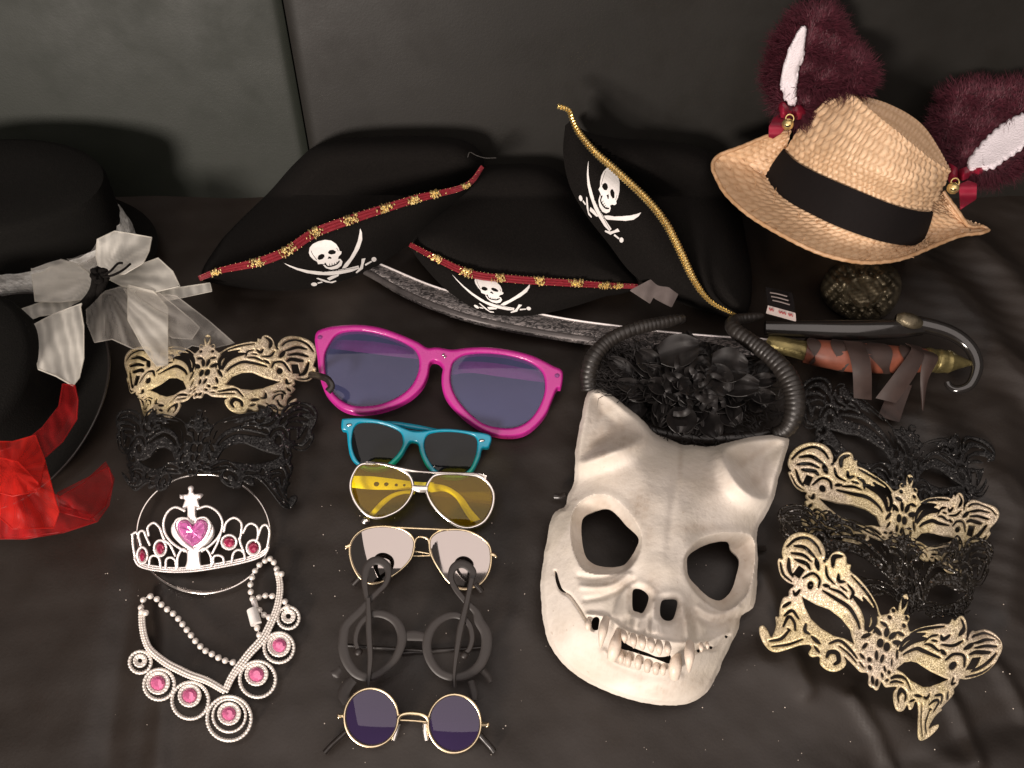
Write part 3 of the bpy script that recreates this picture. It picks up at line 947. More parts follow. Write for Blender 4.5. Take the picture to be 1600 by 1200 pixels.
cloth('tulle_ruffle', [(-20, 770), (40, 760), (85, 790), (135, 800), (150, 815), (90, 832), (30, 840), (-20, 842)], .085, -.035, 'red_tulle', rib, 9, .007, centre=K2, fq=1.15, step=3)
cloth('tulle_ruffle', [(90, 770), (140, 745), (170, 730), (176, 755), (165, 790), (140, 812), (95, 800)], .065, -.022, 'red_tulle', rib, 10, .005, centre=K2, fq=1.15, step=3)
# ------------------------------------------------------------------ filigree masks: one design, drawn once, bent six ways
ZA = np.array([812., 368.]); ZB = np.array([637., 872.])
ed = (ZB-ZA)/np.linalg.norm(ZB-ZA); eu = np.array([-ed[1], ed[0]]); P0 = np.array([725., 620.])


def D(pts):
    q = np.asarray([p[:2] for p in pts], float)-P0
    return np.stack([q @ eu, q @ ed], 1)


HALF = [(812, 366), (790, 380), (772, 420), (762, 455), (742, 436), (722, 450), (716, 470), (692, 478), (672, 476), (650, 420), (602, 340), (552, 280), (512, 246), (516, 214), (494, 205), (490, 172), (470, 146), (440, 138), (410, 152), (388, 184), (374, 182), (378, 150), (360, 98), (320, 58), (260, 38), (200, 48), (160, 88), (144, 140), (148, 178), (124, 180), (124, 222), (140, 272), (175, 306), (208, 322), (184, 346), (178, 378), (150, 390), (134, 440), (128, 490), (110, 488), (114, 530), (104, 572), (86, 600), (72, 570), (46, 538), (24, 545), (24, 582), (44, 632), (80, 672), (122, 682), (182, 666), (242, 646), (290, 642), (302, 656), (288, 680), (292, 698), (312, 708), (346, 706), (350, 745), (386, 777), (430, 787), (470, 772), (488, 742), (478, 706), (522, 750), (562, 792), (606, 802), (604, 850), (618, 868), (637, 872)]
EYE = [(252, 384), (330, 428), (400, 453), (462, 500), (510, 560), (528, 636), (480, 606), (420, 592), (352, 552), (300, 502), (268, 440)]
SLITS = [([(532, 385), (580, 440), (602, 500), (598, 560)], 30), ([(518, 272), (590, 350), (640, 430), (658, 484)], 13), ([(582, 392), (632, 470), (642, 530), (612, 572)], 24), ([(365, 352), (440, 398), (505, 442), (548, 512), (560, 552)], 18), ([(398, 338), (458, 360), (494, 392)], 13), ([(498, 318), (526, 358), (512, 394)], 13), ([(458, 328), (490, 352)], 10),
         ([(172, 116), (220, 76), (282, 70), (332, 110), (352, 154)], 13), ([(212, 112), (268, 120), (322, 172)], 16), ([(196, 150), (258, 160), (302, 194)], 14), ([(182, 178), (184, 236), (202, 274)], 17), ([(216, 184), (276, 206), (294, 234)], 18), ([(136, 200), (152, 262), (196, 302)], 12), ([(328, 180), (338, 236)], 20),
         ([(416, 222), (424, 172), (466, 166)], 20), ([(448, 262), (450, 298), (480, 302)], 16), ([(256, 284), (310, 258), (346, 290), (340, 334)], 12), ([(380, 220), (388, 272), (424, 314)], 12), ([(366, 322), (398, 326)], 16), ([(206, 352), (216, 374), (242, 346)], 12),
         ([(678, 522), (716, 542)], 16), ([(756, 588), (772, 642)], 18), ([(576, 604), (622, 588)], 18), ([(580, 664), (606, 640)], 16), ([(704, 726), (722, 690)], 14), ([(566, 696), (586, 720)], 14), ([(640, 580), (664, 560)], 12),
         ([(150, 440), (192, 412)], 13), ([(158, 486), (200, 458), (234, 502)], 13), ([(152, 544), (182, 490), (212, 522), (216, 564)], 13), ([(78, 622), (140, 610), (184, 566)], 12), ([(92, 652), (180, 640), (256, 612)], 9), ([(274, 528), (268, 566), (292, 584)], 15), ([(176, 556), (190, 566)], 12),
         ([(304, 598), (346, 634)], 18), ([(398, 634), (452, 618), (504, 660), (544, 716)], 13), ([(450, 648), (500, 690), (540, 740)], 8), ([(384, 706), (400, 680), (440, 686), (448, 728), (426, 746)], 20), ([(318, 650), (344, 682)], 12), ([(560, 740), (580, 768)], 8)]
DOTS = [((795, 424), 11, 36, .33), ((690, 640), 23, 25, .3), ((664, 572), 30, 14, -.5), ((718, 576), 15, 27, .33), ((740, 455), 10, 10, 0), ((722, 492), 11, 11, 0), ((670, 706), 13, 24, .3), ((620, 728), 14, 12, .6), ((620, 770), 13, 12, 0), ((634, 832), 12, 20, .33), ((690, 790), 9, 12, 0), ((297, 322), 15, 22, 0), ((372, 192), 7, 7, 0)]
RECT = [(238, 216), (268, 238), (236, 286), (204, 262)]
STEP = 3.6
us = np.arange(0, 720, STEP); vs_ = np.arange(-460, 440, STEP)
U, VV = np.meshgrid(us, vs_)
ho = D(cr(HALF, 420)); ho[0, 0] = ho[-1, 0] = -2
S = sd_poly(np.vstack([ho, [[-40, ho[-1, 1]], [-40, ho[0, 1]]]]), U, VV)
hole = sd_poly(D(EYE), U, VV)
for p, w in SLITS: hole = np.minimum(hole, sd_line(D(p), U, VV, w*1.26))
for c, a, b, g in DOTS:
    hole = np.minimum(hole, sd_ell(D([c])[0], a*1.02, b*1.0, g, U, VV))
hole = np.minimum(hole, sd_poly(D(RECT), U, VV))
S = np.maximum(S, -hole)+1.6
# halves meet along the middle
S = np.hstack([S[:, :0:-1], S])
MU0, MV0 = -us[-1], vs_[0]
mv, MF, ME = msq(S)
MD = np.maximum(0, -bilin(S, mv))
MUV = np.stack([MU0+mv[:, 0]*STEP, MV0+mv[:, 1]*STEP], 1)
BEV = 1-np.sqrt(np.clip(1-(1-np.minimum(MD/9, 1))**2, 0, 1))
LM = dict(spike=(812, 368), drop=(637, 872), lobe=(260, 40), lobe_out=(144, 140), nick=(124, 200), pinch=(208, 322), curl=(440, 138), brow=(600, 340), shoulder=(672, 476),
          eye_out=(252, 384), eye_top=(400, 453), eye_in=(528, 636), eye_low=(352, 552), tip=(24, 560), wing=(90, 674), inner=(290, 645), scroll=(430, 787), mid=(690, 640), notch=(374, 182), la=(320, 58), lc=(200, 48), ld=(160, 88), le=(148, 178), nick2=(140, 272))


def filigree(label, zf_px, L, R, C, zf, mat, group, bev=.0011, name='filigree_mask'):
    """L, R, C: photo positions of the landmarks on the left, on the right and on the middle line"""
    src, dst = [], []
    for k, p in C.items():
        d = D([LM[k]])[0]; src.append((0, d[1])); dst.append(p)
    for k, p in L.items(): src.append(tuple(D([LM[k]])[0])); dst.append(p)
    for k, p in R.items(): d = D([LM[k]])[0]; src.append((-d[0], d[1])); dst.append(p)
    dst = zf_px(dst)
    q = tps(src, dst, 2e-3)(MUV)
    r2 = (MUV[:, 0]/620)**2
    z = np.maximum(zf(q[:, 0], q[:, 1], r2), zs(q[:, 1])+.006)
    P = W(q[:, 0], q[:, 1], z-bev*BEV)
    V, Fc = solid(P, MF, ME, .0015)
    root = thing(name, W(dst[0][0], dst[0][1], 0), label, 'mask', group)
    build('lace_face', V, Fc, M[mat], root, sharp=60)
    return root, q


GG = 'filigree masquerade masks'
z7 = zoom(1180, 820, 3.4286)
r, q = filigree('large gold glitter filigree mask lowest on the right, its wing tips curling out', z7,
                dict(lobe=(260, 40), lobe_out=(144, 140), nick=(124, 200), pinch=(208, 322), curl=(440, 138), brow=(600, 340), shoulder=(672, 476), eye_out=(252, 384), eye_top=(400, 453), eye_in=(528, 636), eye_low=(352, 552), tip=(24, 560), wing=(90, 674), inner=(290, 645), scroll=(430, 787)),
                dict(lobe=(1228, 558), lobe_out=(1326, 655), nick=(1258, 770), notch=(1142, 602), la=(1182, 570), lc=(1278, 578), ld=(1308, 608), le=(1310, 708), nick2=(1190, 812), pinch=(1098, 826), curl=(1128, 506), brow=(948, 538), shoulder=(835, 570), eye_out=(1034, 828), eye_top=(870, 738), eye_in=(758, 772), eye_low=(900, 868), tip=(972, 1098), wing=(884, 1150), inner=(866, 950), scroll=(752, 978)),
                dict(spike=(812, 368), drop=(635, 874), mid=(690, 640)),
                lambda x, y, r2: .014+.024*np.clip(1-r2, 0, 1)**.8+.020*np.clip((960-y)/90, 0, 1)*np.clip((1420-x)/100, 0, 1), 'gold_glitter', GG)
z2 = zoom(1170, 660, 2.307)
filigree('gold glitter filigree mask upper right, overlapped at its lower edge by black lace', z2,
         dict(lobe=(222, 72), lobe_out=(140, 150), nick=(148, 190), pinch=(208, 252), curl=(346, 106), brow=(450, 188), shoulder=(520, 244), eye_out=(254, 274), eye_top=(372, 298), eye_in=(474, 376), eye_low=(370, 360), tip=(190, 350), wing=(215, 395), inner=(300, 390), scroll=(390, 440)),
         dict(lobe=(846, 290), lobe_out=(898, 352), nick=(858, 420), pinch=(780, 430), curl=(772, 262), brow=(690, 268), shoulder=(622, 282), eye_out=(745, 418), eye_top=(672, 400), eye_in=(600, 424), eye_low=(670, 450), wing=(720, 540), scroll=(620, 490)),
         dict(spike=(583, 186), drop=(520, 448), mid=(552, 348)),
         lambda x, y, r2: .007+.010*np.clip(1-r2, 0, 1)**.8, 'gold_glitter', GG)
zg = zoom(160, 500, 4)
gl, _ = filigree('gold glitter filigree mask on the left, partly veiled by white tulle', zg,
         dict(lobe=(225, 168), lobe_out=(136, 285), nick=(160, 400), pinch=(205, 446), curl=(370, 150), brow=(470, 165), shoulder=(575, 205), eye_out=(288, 436), eye_top=(415, 362), eye_in=(524, 430), eye_low=(400, 478), tip=(232, 500), wing=(258, 596), inner=(330, 560), scroll=(450, 596)),
         dict(lobe=(1235, 106), lobe_out=(1340, 230), nick=(1330, 330), pinch=(1200, 372), curl=(1048, 102), brow=(870, 146), shoulder=(735, 200), eye_out=(1112, 384), eye_top=(935, 326), eye_in=(770, 402), eye_low=(935, 436), tip=(1210, 500), wing=(1130, 585), inner=(985, 530), scroll=(800, 566)),
         dict(spike=(660, 88), drop=(590, 482), mid=(636, 326)),
         lambda x, y, r2: .010+.030*np.clip(1-r2, 0, 1)**.8, 'gold_glitter', GG)
V, Fc = pxtube([(484, 585, .016), (500, 588, .046), (512, 593, .05), (518, 604, .048), (512, 612, .046)], .0035, 20, 8, flat=.5); build('elastic_strap', V, Fc, M['black_plastic'], gl)
filigree('matt black glitter filigree mask lying between the left gold mask and the tiara', zg,
         dict(lobe=(150, 560), lobe_out=(84, 650), nick=(90, 740), pinch=(150, 840), curl=(290, 560), brow=(400, 590), shoulder=(520, 640), eye_out=(232, 880), eye_top=(340, 802), eye_in=(452, 876), eye_low=(340, 928), tip=(120, 960), wing=(190, 1060), inner=(280, 1020), scroll=(400, 1050)),
         dict(lobe=(1250, 512), lobe_out=(1340, 630), nick=(1310, 760), pinch=(1180, 800), curl=(1080, 530), brow=(860, 590), shoulder=(690, 650), eye_out=(1112, 846), eye_top=(890, 772), eye_in=(716, 872), eye_low=(900, 896), tip=(1215, 1120), wing=(1140, 1176), inner=(960, 990), scroll=(770, 1034)),
         dict(spike=(605, 555), drop=(560, 968), mid=(592, 800)),
         lambda x, y, r2: .012+.030*np.clip(1-r2, 0, 1)**.8, 'black_glitter', GG)
z6 = zoom(1200, 740, 4)
filigree('glossy black glitter filigree mask sandwiched between the two right gold masks', z6,
         dict(lobe=(170, 190), lobe_out=(62, 280), nick=(80, 370), pinch=(230, 430), curl=(340, 230), brow=(560, 300), shoulder=(720, 410), eye_out=(330, 480), eye_top=(520, 490), eye_in=(780, 690), eye_low=(500, 620), wing=(250, 700), scroll=(640, 760)),
         dict(lobe=(1330, 402), lobe_out=(1408, 520), nick=(1370, 640), pinch=(1290, 700), curl=(1200, 392), brow=(1080, 440), shoulder=(960, 470), eye_out=(1240, 745), eye_top=(1100, 690), eye_in=(990, 790), eye_low=(1110, 820), tip=(1262, 860), wing=(1200, 900), scroll=(1000, 890)),
         dict(spike=(888, 335), drop=(880, 880), mid=(880, 600)),
         lambda x, y, r2: .016+.010*np.clip(1-r2, 0, 1)**.8, 'black_gloss_glitter', GG)
idp = lambda p: p
filigree('black glitter filigree mask behind the upper right gold mask, below the sword grip', idp,
         dict(lobe=(1278, 588), lobe_out=(1248, 622), nick=(1252, 650), pinch=(1275, 668), curl=(1312, 598), brow=(1352, 626), shoulder=(1396, 668), eye_out=(1298, 672), eye_top=(1340, 680), eye_in=(1392, 724), eye_low=(1345, 722), wing=(1268, 740), scroll=(1350, 760)),
         dict(lobe=(1520, 682), lobe_out=(1556, 716), nick=(1548, 752), pinch=(1520, 772), curl=(1498, 680), brow=(1468, 684), shoulder=(1442, 692), eye_out=(1502, 758), eye_top=(1470, 734), eye_in=(1436, 746), eye_low=(1468, 762), wing=(1500, 790), scroll=(1440, 785)),
         dict(spike=(1428, 664), drop=(1408, 782), mid=(1420, 724)),
         lambda x, y, r2: .006+.010*np.clip(1-r2, 0, 1)**.8, 'black_glitter', GG)
# ------------------------------------------------------------------ spectacles
def tilt(y_top, y_bot, z_top, z_bot):
    return lambda x, y: z_bot+(z_top-z_bot)*np.clip((y_bot-np.asarray(y, float))/(y_bot-y_top), -.2, 1.2)


def grow(pl, k):
    p = np.asarray(pl, float); return p.mean(0)+(p-p.mean(0))*k


def lens_sheet(parent, poly, zf, mat, drop=.001, bulge=.002, t=.0011):
    pl = cr(poly, 90, True); c = pl.mean(0); r = np.abs(pl-c).max(0)
    return sheet('lens', lambda X, Y: sd_poly(pl, X, Y), bbox(pl), 3, lambda x, y, d: zf(x, y)-drop+bulge*(1-np.clip(((x-c[0])/r[0])**2+((y-c[1])/r[1])**2, 0, 1)), t, M[mat], parent)


def frame_sheet(parent, outer, holes, zf, mat, t=.004, bev=.0014, step=1.6, name='frame', br=4):
    o = cr(outer, 240, True); hs = [cr(h, 110, True) for h in holes]
    def sdf(X, Y):
        s = sd_poly(o, X, Y)
        for h in hs: s = np.maximum(s, -sd_poly(h, X, Y))
        return s
    return sheet(name, sdf, bbox(o), step, lambda x, y, d: zf(x, y), t, M[mat], parent, bevel=bev, br=br)


def bar(parent, pts, r, mat, name, n=30, flat=1., seg=8):
    V, Fc = pxtube(pts, r, n, seg, flat=flat)
    return build(name, V, Fc, M[mat], parent)


def strip(name, top, bot, mat, parent, n=40, thick=.003):
    """flat arm between two pixel paths (px,py,z)"""
    a, b = cr(top, n), cr(bot, n)
    rows = [W(a[:, 0]*(1-k)+b[:, 0]*k, a[:, 1]*(1-k)+b[:, 1]*k, a[:, 2]*(1-k)+b[:, 2]*k+.001*math.sin(math.pi*k)) for k in np.linspace(0, 1, 7)]
    V, Fc = loft(rows, thick=thick)
    return build(name, V, Fc, M[mat], parent)


# giant magenta sunglasses
zp = zoom(480, 480, 3.75)
g = thing('sunglasses', W(690, 600, 0), 'oversized magenta sunglasses with blue grey lenses', 'sunglasses', 'novelty glasses in a column')
zf = tilt(510, 680, .040, .010)
outer = zp([(45, 200), (52, 150), (80, 130), (160, 110), (300, 103), (430, 120), (560, 165), (650, 205), (705, 238), (760, 235), (850, 248), (930, 238), (1050, 234), (1200, 253), (1330, 288), (1440, 343), (1496, 375), (1490, 468), (1464, 476), (1432, 550), (1402, 620), (1342, 692), (1270, 742), (1180, 757), (1080, 742), (980, 692), (890, 622), (820, 542), (790, 470), (788, 400), (794, 352), (762, 316), (722, 324), (706, 400), (670, 472), (592, 542), (482, 592), (370, 617), (270, 617), (190, 587), (120, 522), (88, 460), (68, 380), (60, 300)])
hl = zp([(130, 220), (170, 165), (230, 142), (330, 140), (450, 165), (560, 205), (630, 250), (655, 310), (650, 380), (610, 460), (540, 520), (440, 565), (340, 580), (250, 570), (170, 520), (120, 440), (105, 360), (105, 280)])
hr = zp([(850, 340), (880, 300), (940, 275), (1050, 270), (1180, 285), (1300, 320), (1370, 370), (1392, 430), (1388, 510), (1350, 600), (1290, 670), (1210, 705), (1120, 705), (1030, 680), (940, 610), (870, 520), (840, 430)])
frame_sheet(g, outer, [hl, hr], zf, 'pink', .006, .002)
lens_sheet(g, grow(hl, 1.02), zf, 'lens_grey', .003, .003); lens_sheet(g, grow(hr, 1.02), zf, 'lens_grey', .003, .003)
for a, b in (([(80, 190), (300, 195), (480, 215), (690, 262)], [(80, 235), (300, 262), (480, 285), (690, 308)]), ([(830, 325), (960, 318), (1150, 335), (1460, 395)], [(830, 400), (960, 385), (1150, 410), (1460, 450)])):
    zz = lambda p: [(x, y, max(.006, float(zf(x, y))-.016)) for x, y in zp(p)]
    strip('temple_arm', zz(a), zz(b), 'pink', g, thick=.005)
for p in zp([(75, 175), (1464, 400)]):
    V, Fc = spheres([W(p[0], p[1], float(zf(*p))+.0002)], .0026, True, (1, 1, .4)); build('rivet', V, Fc, M['lens_grey'], g)
c = W(*zp([(800, 285)])[0], .0); mb = MB()
for p in zp([(796, 280), (806, 292)]):
    mb.add(*spheres([W(p[0], p[1], float(zf(*p))+.0008)], .0014, True, (1, 1, .5)))
mb.build('bridge_pin', M['silver_wire'], g)

# teal sunglasses
zt5 = zoom(500, 640, 5.333)
g = thing('sunglasses', W(650, 690, 0), 'teal plastic sunglasses with near black lenses', 'sunglasses', 'novelty glasses in a column')
zf = tilt(652, 735, .030, .008)
outer = zt5([(182, 90), (200, 76), (340, 70), (480, 84), (600, 112), (690, 150), (780, 180), (870, 178), (950, 164), (1080, 160), (1250, 180), (1418, 214), (1412, 300), (1390, 320), (1352, 322), (1330, 400), (1282, 500), (1235, 548), (1150, 575), (1020, 565), (930, 512), (870, 442), (832, 352), (815, 282), (780, 266), (750, 270), (720, 312), (680, 382), (610, 455), (520, 505), (400, 506), (320, 462), (258, 402), (234, 300), (220, 185), (180, 166)])
hl = zt5([(275, 180), (300, 130), (350, 108), (480, 115), (600, 150), (670, 190), (690, 250), (682, 310), (645, 370), (580, 435), (500, 472), (400, 472), (330, 440), (285, 370), (265, 280)])
hr = zt5([(870, 270), (890, 220), (930, 195), (1020, 185), (1150, 190), (1260, 210), (1302, 240), (1310, 300), (1290, 400), (1240, 500), (1150, 540), (1030, 530), (955, 490), (895, 400), (872, 330)])
frame_sheet(g, outer, [hl, hr], zf, 'teal', .004, .0012, 1.3, br=3)
lens_sheet(g, grow(hl, 1.03), zf, 'lens_black', .002, .002); lens_sheet(g, grow(hr, 1.03), zf, 'lens_black', .002, .002)
zz = lambda p: [(x, y, float(zf(x, y))-.008) for x, y in zt5(p)]
strip('temple_arm', zz([(250, 100), (560, 96), (760, 118), (1000, 165)]), zz([(250, 150), (560, 130), (760, 160), (1000, 200)]), 'teal', g)
strip('temple_arm', zz([(1340, 240), (1100, 195), (900, 185), (700, 165)]), zz([(1340, 280), (1100, 230), (900, 215), (700, 195)]), 'teal', g)
for p in zt5([(243, 127), (1348, 257)]):
    V, Fc = spheres([W(p[0], p[1], float(zf(*p))+.0002)], .0022, True, (1.4, .8, .5)); build('rivet', V, Fc, M['silver_wire'], g)

# amber aviators with yellow arms
g = thing('aviator_glasses', W(660, 775, 0), 'silver rimmed aviator glasses with amber lenses and bright yellow arms', 'glasses', 'novelty glasses in a column')
zf = tilt(725, 825, .034, .008)
rl = zt5([(340, 460), (460, 450), (580, 465), (690, 510), (750, 560), (775, 640), (755, 720), (700, 800), (620, 860), (500, 902), (400, 882), (320, 812), (270, 722), (252, 630), (275, 540)])
rr = zt5([(960, 550), (1050, 535), (1200, 540), (1330, 560), (1400, 610), (1442, 690), (1442, 780), (1410, 870), (1350, 945), (1250, 985), (1150, 970), (1040, 900), (950, 810), (900, 720), (888, 650), (915, 590)])
for rim in (rl, rr):
    c = cr(rim, 100, True)
    V, Fc = tube(W(c[:, 0], c[:, 1], zf(c[:, 0], c[:, 1])), .0016, 8, True); build('rim', V, Fc, M['silver_wire'], g)
    lens_sheet(g, rim, zf, 'lens_amber', .0008, .002)
zz = lambda p, d=0: [(x, y, float(zf(x, y))+d) for x, y in zt5(p)]
strip('brow_bar', zz([(380, 440), (500, 444), (700, 482), (850, 508), (1100, 520), (1290, 528), (1385, 562)], .001), zz([(380, 452), (500, 462), (700, 512), (850, 530), (1100, 540), (1290, 546), (1385, 568)], .001), 'silver_wire', g, thick=.002)
strip('nose_bridge', zz([(768, 625), (830, 632), (895, 632)], .001), zz([(770, 672), (830, 690), (892, 690)], .001), 'silver_wire', g, thick=.002)
arm = strip('temple_arm', zz([(262, 552), (430, 556), (620, 578), (800, 602), (950, 606)], -.014), zz([(262, 650), (430, 666), (620, 668), (800, 668), (950, 690)], -.014), 'yellow', g)
for x, y, r in [(470, 620, 24), (552, 622, 20), (635, 628, 15), (702, 630, 12)]:
    p = zt5([(x, y)])[0]
    V, Fc = spheres([W(p[0], p[1], float(zf(*p))-.0128)], r/5.333*.00058, True, (1, 1, .45)); build('arm_hole', V, Fc, M['black_plastic'], arm)
strip('temple_arm', zz([(1450, 682), (1250, 684), (1100, 676), (920, 640)], -.018), zz([(1450, 792), (1250, 770), (1100, 735), (920, 715)], -.018), 'lens_amber', g)
strip('arm_end', zz([(920, 612), (1060, 640), (1180, 720), (1260, 830), (1335, 915)], -.011), zz([(920, 690), (1040, 684), (1130, 740), (1200, 850), (1262, 940)], -.011), 'yellow', g)
strip('arm_end', zz([(790, 670), (690, 676), (590, 705), (500, 770), (410, 870), (345, 925)], -.010), zz([(790, 705), (700, 704), (610, 735), (530, 800), (450, 882), (368, 955)], -.010), 'yellow', g)
mb = MB(); p = zt5([(378, 925)])[0]; mb.add(*spheres([W(p[0], p[1], .006)], .005, True, (1, .8, .6))); mb.build('arm_tip', M['silver_wire'], g)

# mirrored aviators
zm = zoom(500, 800, 5.2167)
g = thing('aviator_glasses', W(655, 870, 0), 'thin gold wire aviator glasses with pale mirrored lenses', 'glasses', 'novelty glasses in a column')
zf = tilt(822, 925, .032, .007)
rl = zm([(250, 250), (300, 180), (380, 135), (500, 118), (630, 130), (720, 170), (765, 230), (765, 300), (740, 380), (680, 450), (590, 520), (480, 578), (400, 580), (330, 540), (280, 470), (250, 390), (240, 310)])
rr = zm([(895, 230), (920, 190), (980, 155), (1080, 143), (1200, 155), (1300, 200), (1370, 260), (1392, 330), (1390, 430), (1360, 520), (1300, 590), (1200, 630), (1110, 615), (1040, 560), (980, 480), (920, 380), (893, 300)])
for rim in (rl, rr):
    c = cr(rim, 100, True)
    V, Fc = tube(W(c[:, 0], c[:, 1], zf(c[:, 0], c[:, 1])), .0010, 8, True); build('rim', V, Fc, M['pale_gold'], g)
    lens_sheet(g, rim, zf, 'mirror', .0006, .0035)
zz = lambda p, d=0: [(x, y, float(zf(x, y))+d) for x, y in zm(p)]
bar(g, zz([(630, 126), (760, 132), (900, 138), (1045, 145)], .0006), .0009, 'pale_gold', 'brow_bar')
bar(g, zz([(768, 260), (780, 225), (800, 207), (830, 203), (865, 212), (882, 230), (890, 262)]), .0010, 'pale_gold', 'nose_bridge')
bar(g, zz([(735, 320), (800, 324), (905, 342)], -.014), .0008, 'pale_gold', 'temple_arm')
bar(g, zz([(725, 352), (800, 358), (915, 356)], -.016), .0008, 'pale_gold', 'temple_arm')
for a, b in (((248, 268), (212, 285)), ((1392, 340), (1432, 356))):
    mb = MB(); p, q_ = zz([a])[0], zz([b])[0]
    mb.add(*pxtube([p, ((p[0]+q_[0])/2, (p[1]+q_[1])/2, p[2]), q_], .0016, 8, 6))
    mb.add(*spheres([W(q_[0], q_[1]+2, q_[2])], .0017)); mb.build('hinge', M['pale_gold'], g)
for pts in ([(330, 530, .010), (300, 560, .008), (272, 590, .006)], [(1270, 590, .010), (1300, 620, .008), (1318, 645, .006)]):
    bar(g, zm(pts), .0026, 'dark_brown_plastic', 'arm_tip', 12)
for s_ in (-1, 1):
    p = zm([(735, 330) if s_ < 0 else (925, 340)])[0]
    V, Fc = spheres([W(p[0], p[1], float(zf(*p))-.005)], .004, True, (.5, 1, .5)); build('nose_pad', V, Fc, M['lens_grey'], g)

# treble clef spectacles
z4 = zoom(480, 940, 4.6156)
g = thing('clef_glasses', W(650, 1010, 0), 'brown black novelty spectacles shaped as two treble clefs, unlit plastic', 'glasses', 'novelty glasses in a column')
zf = tilt(872, 1080, .040, .010)


def ribbon(name, pts, conv, parent, mat, zfn, n=140, thick=.0032):
    """pts (x,y,width in zoom px): flat-faced bar of changing width"""
    s_ = (conv([(1, 0)])[0][0]-conv([(0, 0)])[0][0])
    xy = conv([p[:2] for p in pts]); c = cr([(a[0], a[1], p[2]*s_*1.4) for a, p in zip(xy, pts)], n)
    tx, ty = np.gradient(c[:, 0]), np.gradient(c[:, 1]); L = np.hypot(tx, ty)+1e-9; nx, ny = -ty/L, tx/L
    rows = []
    for k in np.linspace(-.5, .5, 7):
        x, y = c[:, 0]+nx*c[:, 2]*k, c[:, 1]+ny*c[:, 2]*k
        rows.append(W(x, y, zfn(x, y)+.0006*(1-(2*k)**6)))
    V, Fc = loft(rows, thick=thick)
    return build(name, V, Fc, M[mat], parent, sharp=28)


i3 = lambda p: (480+0, 0)
def c34(p3): return [((500+x/5.2167-480)*4.6156, (800+y/5.2167-940)*4.6156, w*.8848) for x, y, w in p3]
left_clef = c34([(398, 880, 34), (392, 760, 32), (372, 640, 34), (364, 540, 42), (382, 450, 46), (430, 402, 48), (490, 400, 48), (545, 440, 44), (558, 510, 38), (530, 590, 32), (470, 650, 34), (400, 720, 40), (330, 800, 46)]) + [(285, 160, 46), (262, 240, 48), (258, 330, 50), (285, 430, 50), (350, 515, 48), (440, 545, 44), (530, 508, 40), (620, 430, 40), (672, 330, 44), (682, 240, 48), (645, 150, 46), (570, 98, 42), (480, 88, 38), (405, 135, 34), (362, 205, 30), (350, 285, 26), (368, 350, 24)]
ribbon('clef', left_clef, z4, g, 'dark_brown_plastic', zf, 260)
ribbon('clef_stem', c34([(392, 700, 30), (398, 860, 34)])+[(445, 200, 32), (455, 400, 28), (445, 540, 22), (440, 615, 14)], z4, g, 'dark_brown_plastic', lambda x, y: zf(x, y)+.0022, 60)
right_clef = c34([(1235, 560, 34), (1245, 490, 44), (1200, 438, 48), (1140, 424, 48), (1085, 460, 44), (1068, 540, 34), (1110, 630, 34), (1190, 728, 36), (1270, 810, 42)]) + [(1240, 140, 50), (1288, 230, 54), (1290, 340, 54), (1248, 450, 50), (1165, 522, 46), (1055, 545, 42), (955, 510, 42), (888, 425, 44), (862, 320, 46), (885, 215, 46), (945, 140, 42), (1030, 98, 38), (1110, 108, 34), (1170, 165, 30), (1190, 255, 28), (1172, 335, 26), (1135, 375, 24)]
ribbon('clef', right_clef, z4, g, 'dark_brown_plastic', zf, 260)
ribbon('clef_stem', c34([(1238, 540, 32), (1205, 700, 32), (1165, 870, 36)])+[(1105, 200, 34), (1080, 350, 28), (1062, 500, 18), (1060, 620, 10)], z4, g, 'dark_brown_plastic', lambda x, y: zf(x, y)+.0022, 60)
ribbon('nose_bridge', [(690, 250, 44), (770, 245, 54), (850, 255, 44)], z4, g, 'dark_brown_plastic', lambda x, y: zf(x, y)-.001, 20)
mb = MB()
for p in z4([(370, 362), (1134, 384)]): mb.add(*spheres([W(p[0], p[1], float(zf(*p)))], .0036, True, (1, 1, .6)))
mb.build('curl_ball', M['dark_brown_plastic'], g)['kind'] = 'stuff'
zz = lambda p, d: [(x, y, float(zf(x, y))+d) for x, y in z4(p)]
strip('temple_arm', zz([(280, 300), (500, 318), (830, 340)], -.014), zz([(280, 328), (500, 346), (830, 366)], -.014), 'black_plastic', g)
strip('temple_arm', zz([(1260, 315), (1050, 330), (680, 345)], -.018), zz([(1260, 345), (1050, 362), (680, 390)], -.018), 'black_plastic', g)
strip('arm_tip', [(x, y, .014) for x, y in z4([(225, 460), (195, 490), (165, 500)])], [(x, y, .012) for x, y in z4([(255, 520), (225, 550), (190, 545)])], 'dark_brown_plastic', g, 12)
ribbon('arm_hook', [(330, 560, 50), (285, 610, 60), (262, 670, 60), (290, 735, 45)], z4, g, 'dark_brown_plastic', lambda x, y: .011+0*x, 30)
strip('arm_tip', [(x, y, .013) for x, y in z4([(1285, 480), (1320, 520), (1340, 570)])], [(x, y, .012) for x, y in z4([(1250, 510), (1280, 550), (1305, 590)])], 'dark_brown_plastic', g, 12)
ribbon('arm_hook', [(1180, 570, 36), (1200, 640, 40), (1205, 710, 32)], z4, g, 'dark_brown_plastic', lambda x, y: .010+0*x, 30)

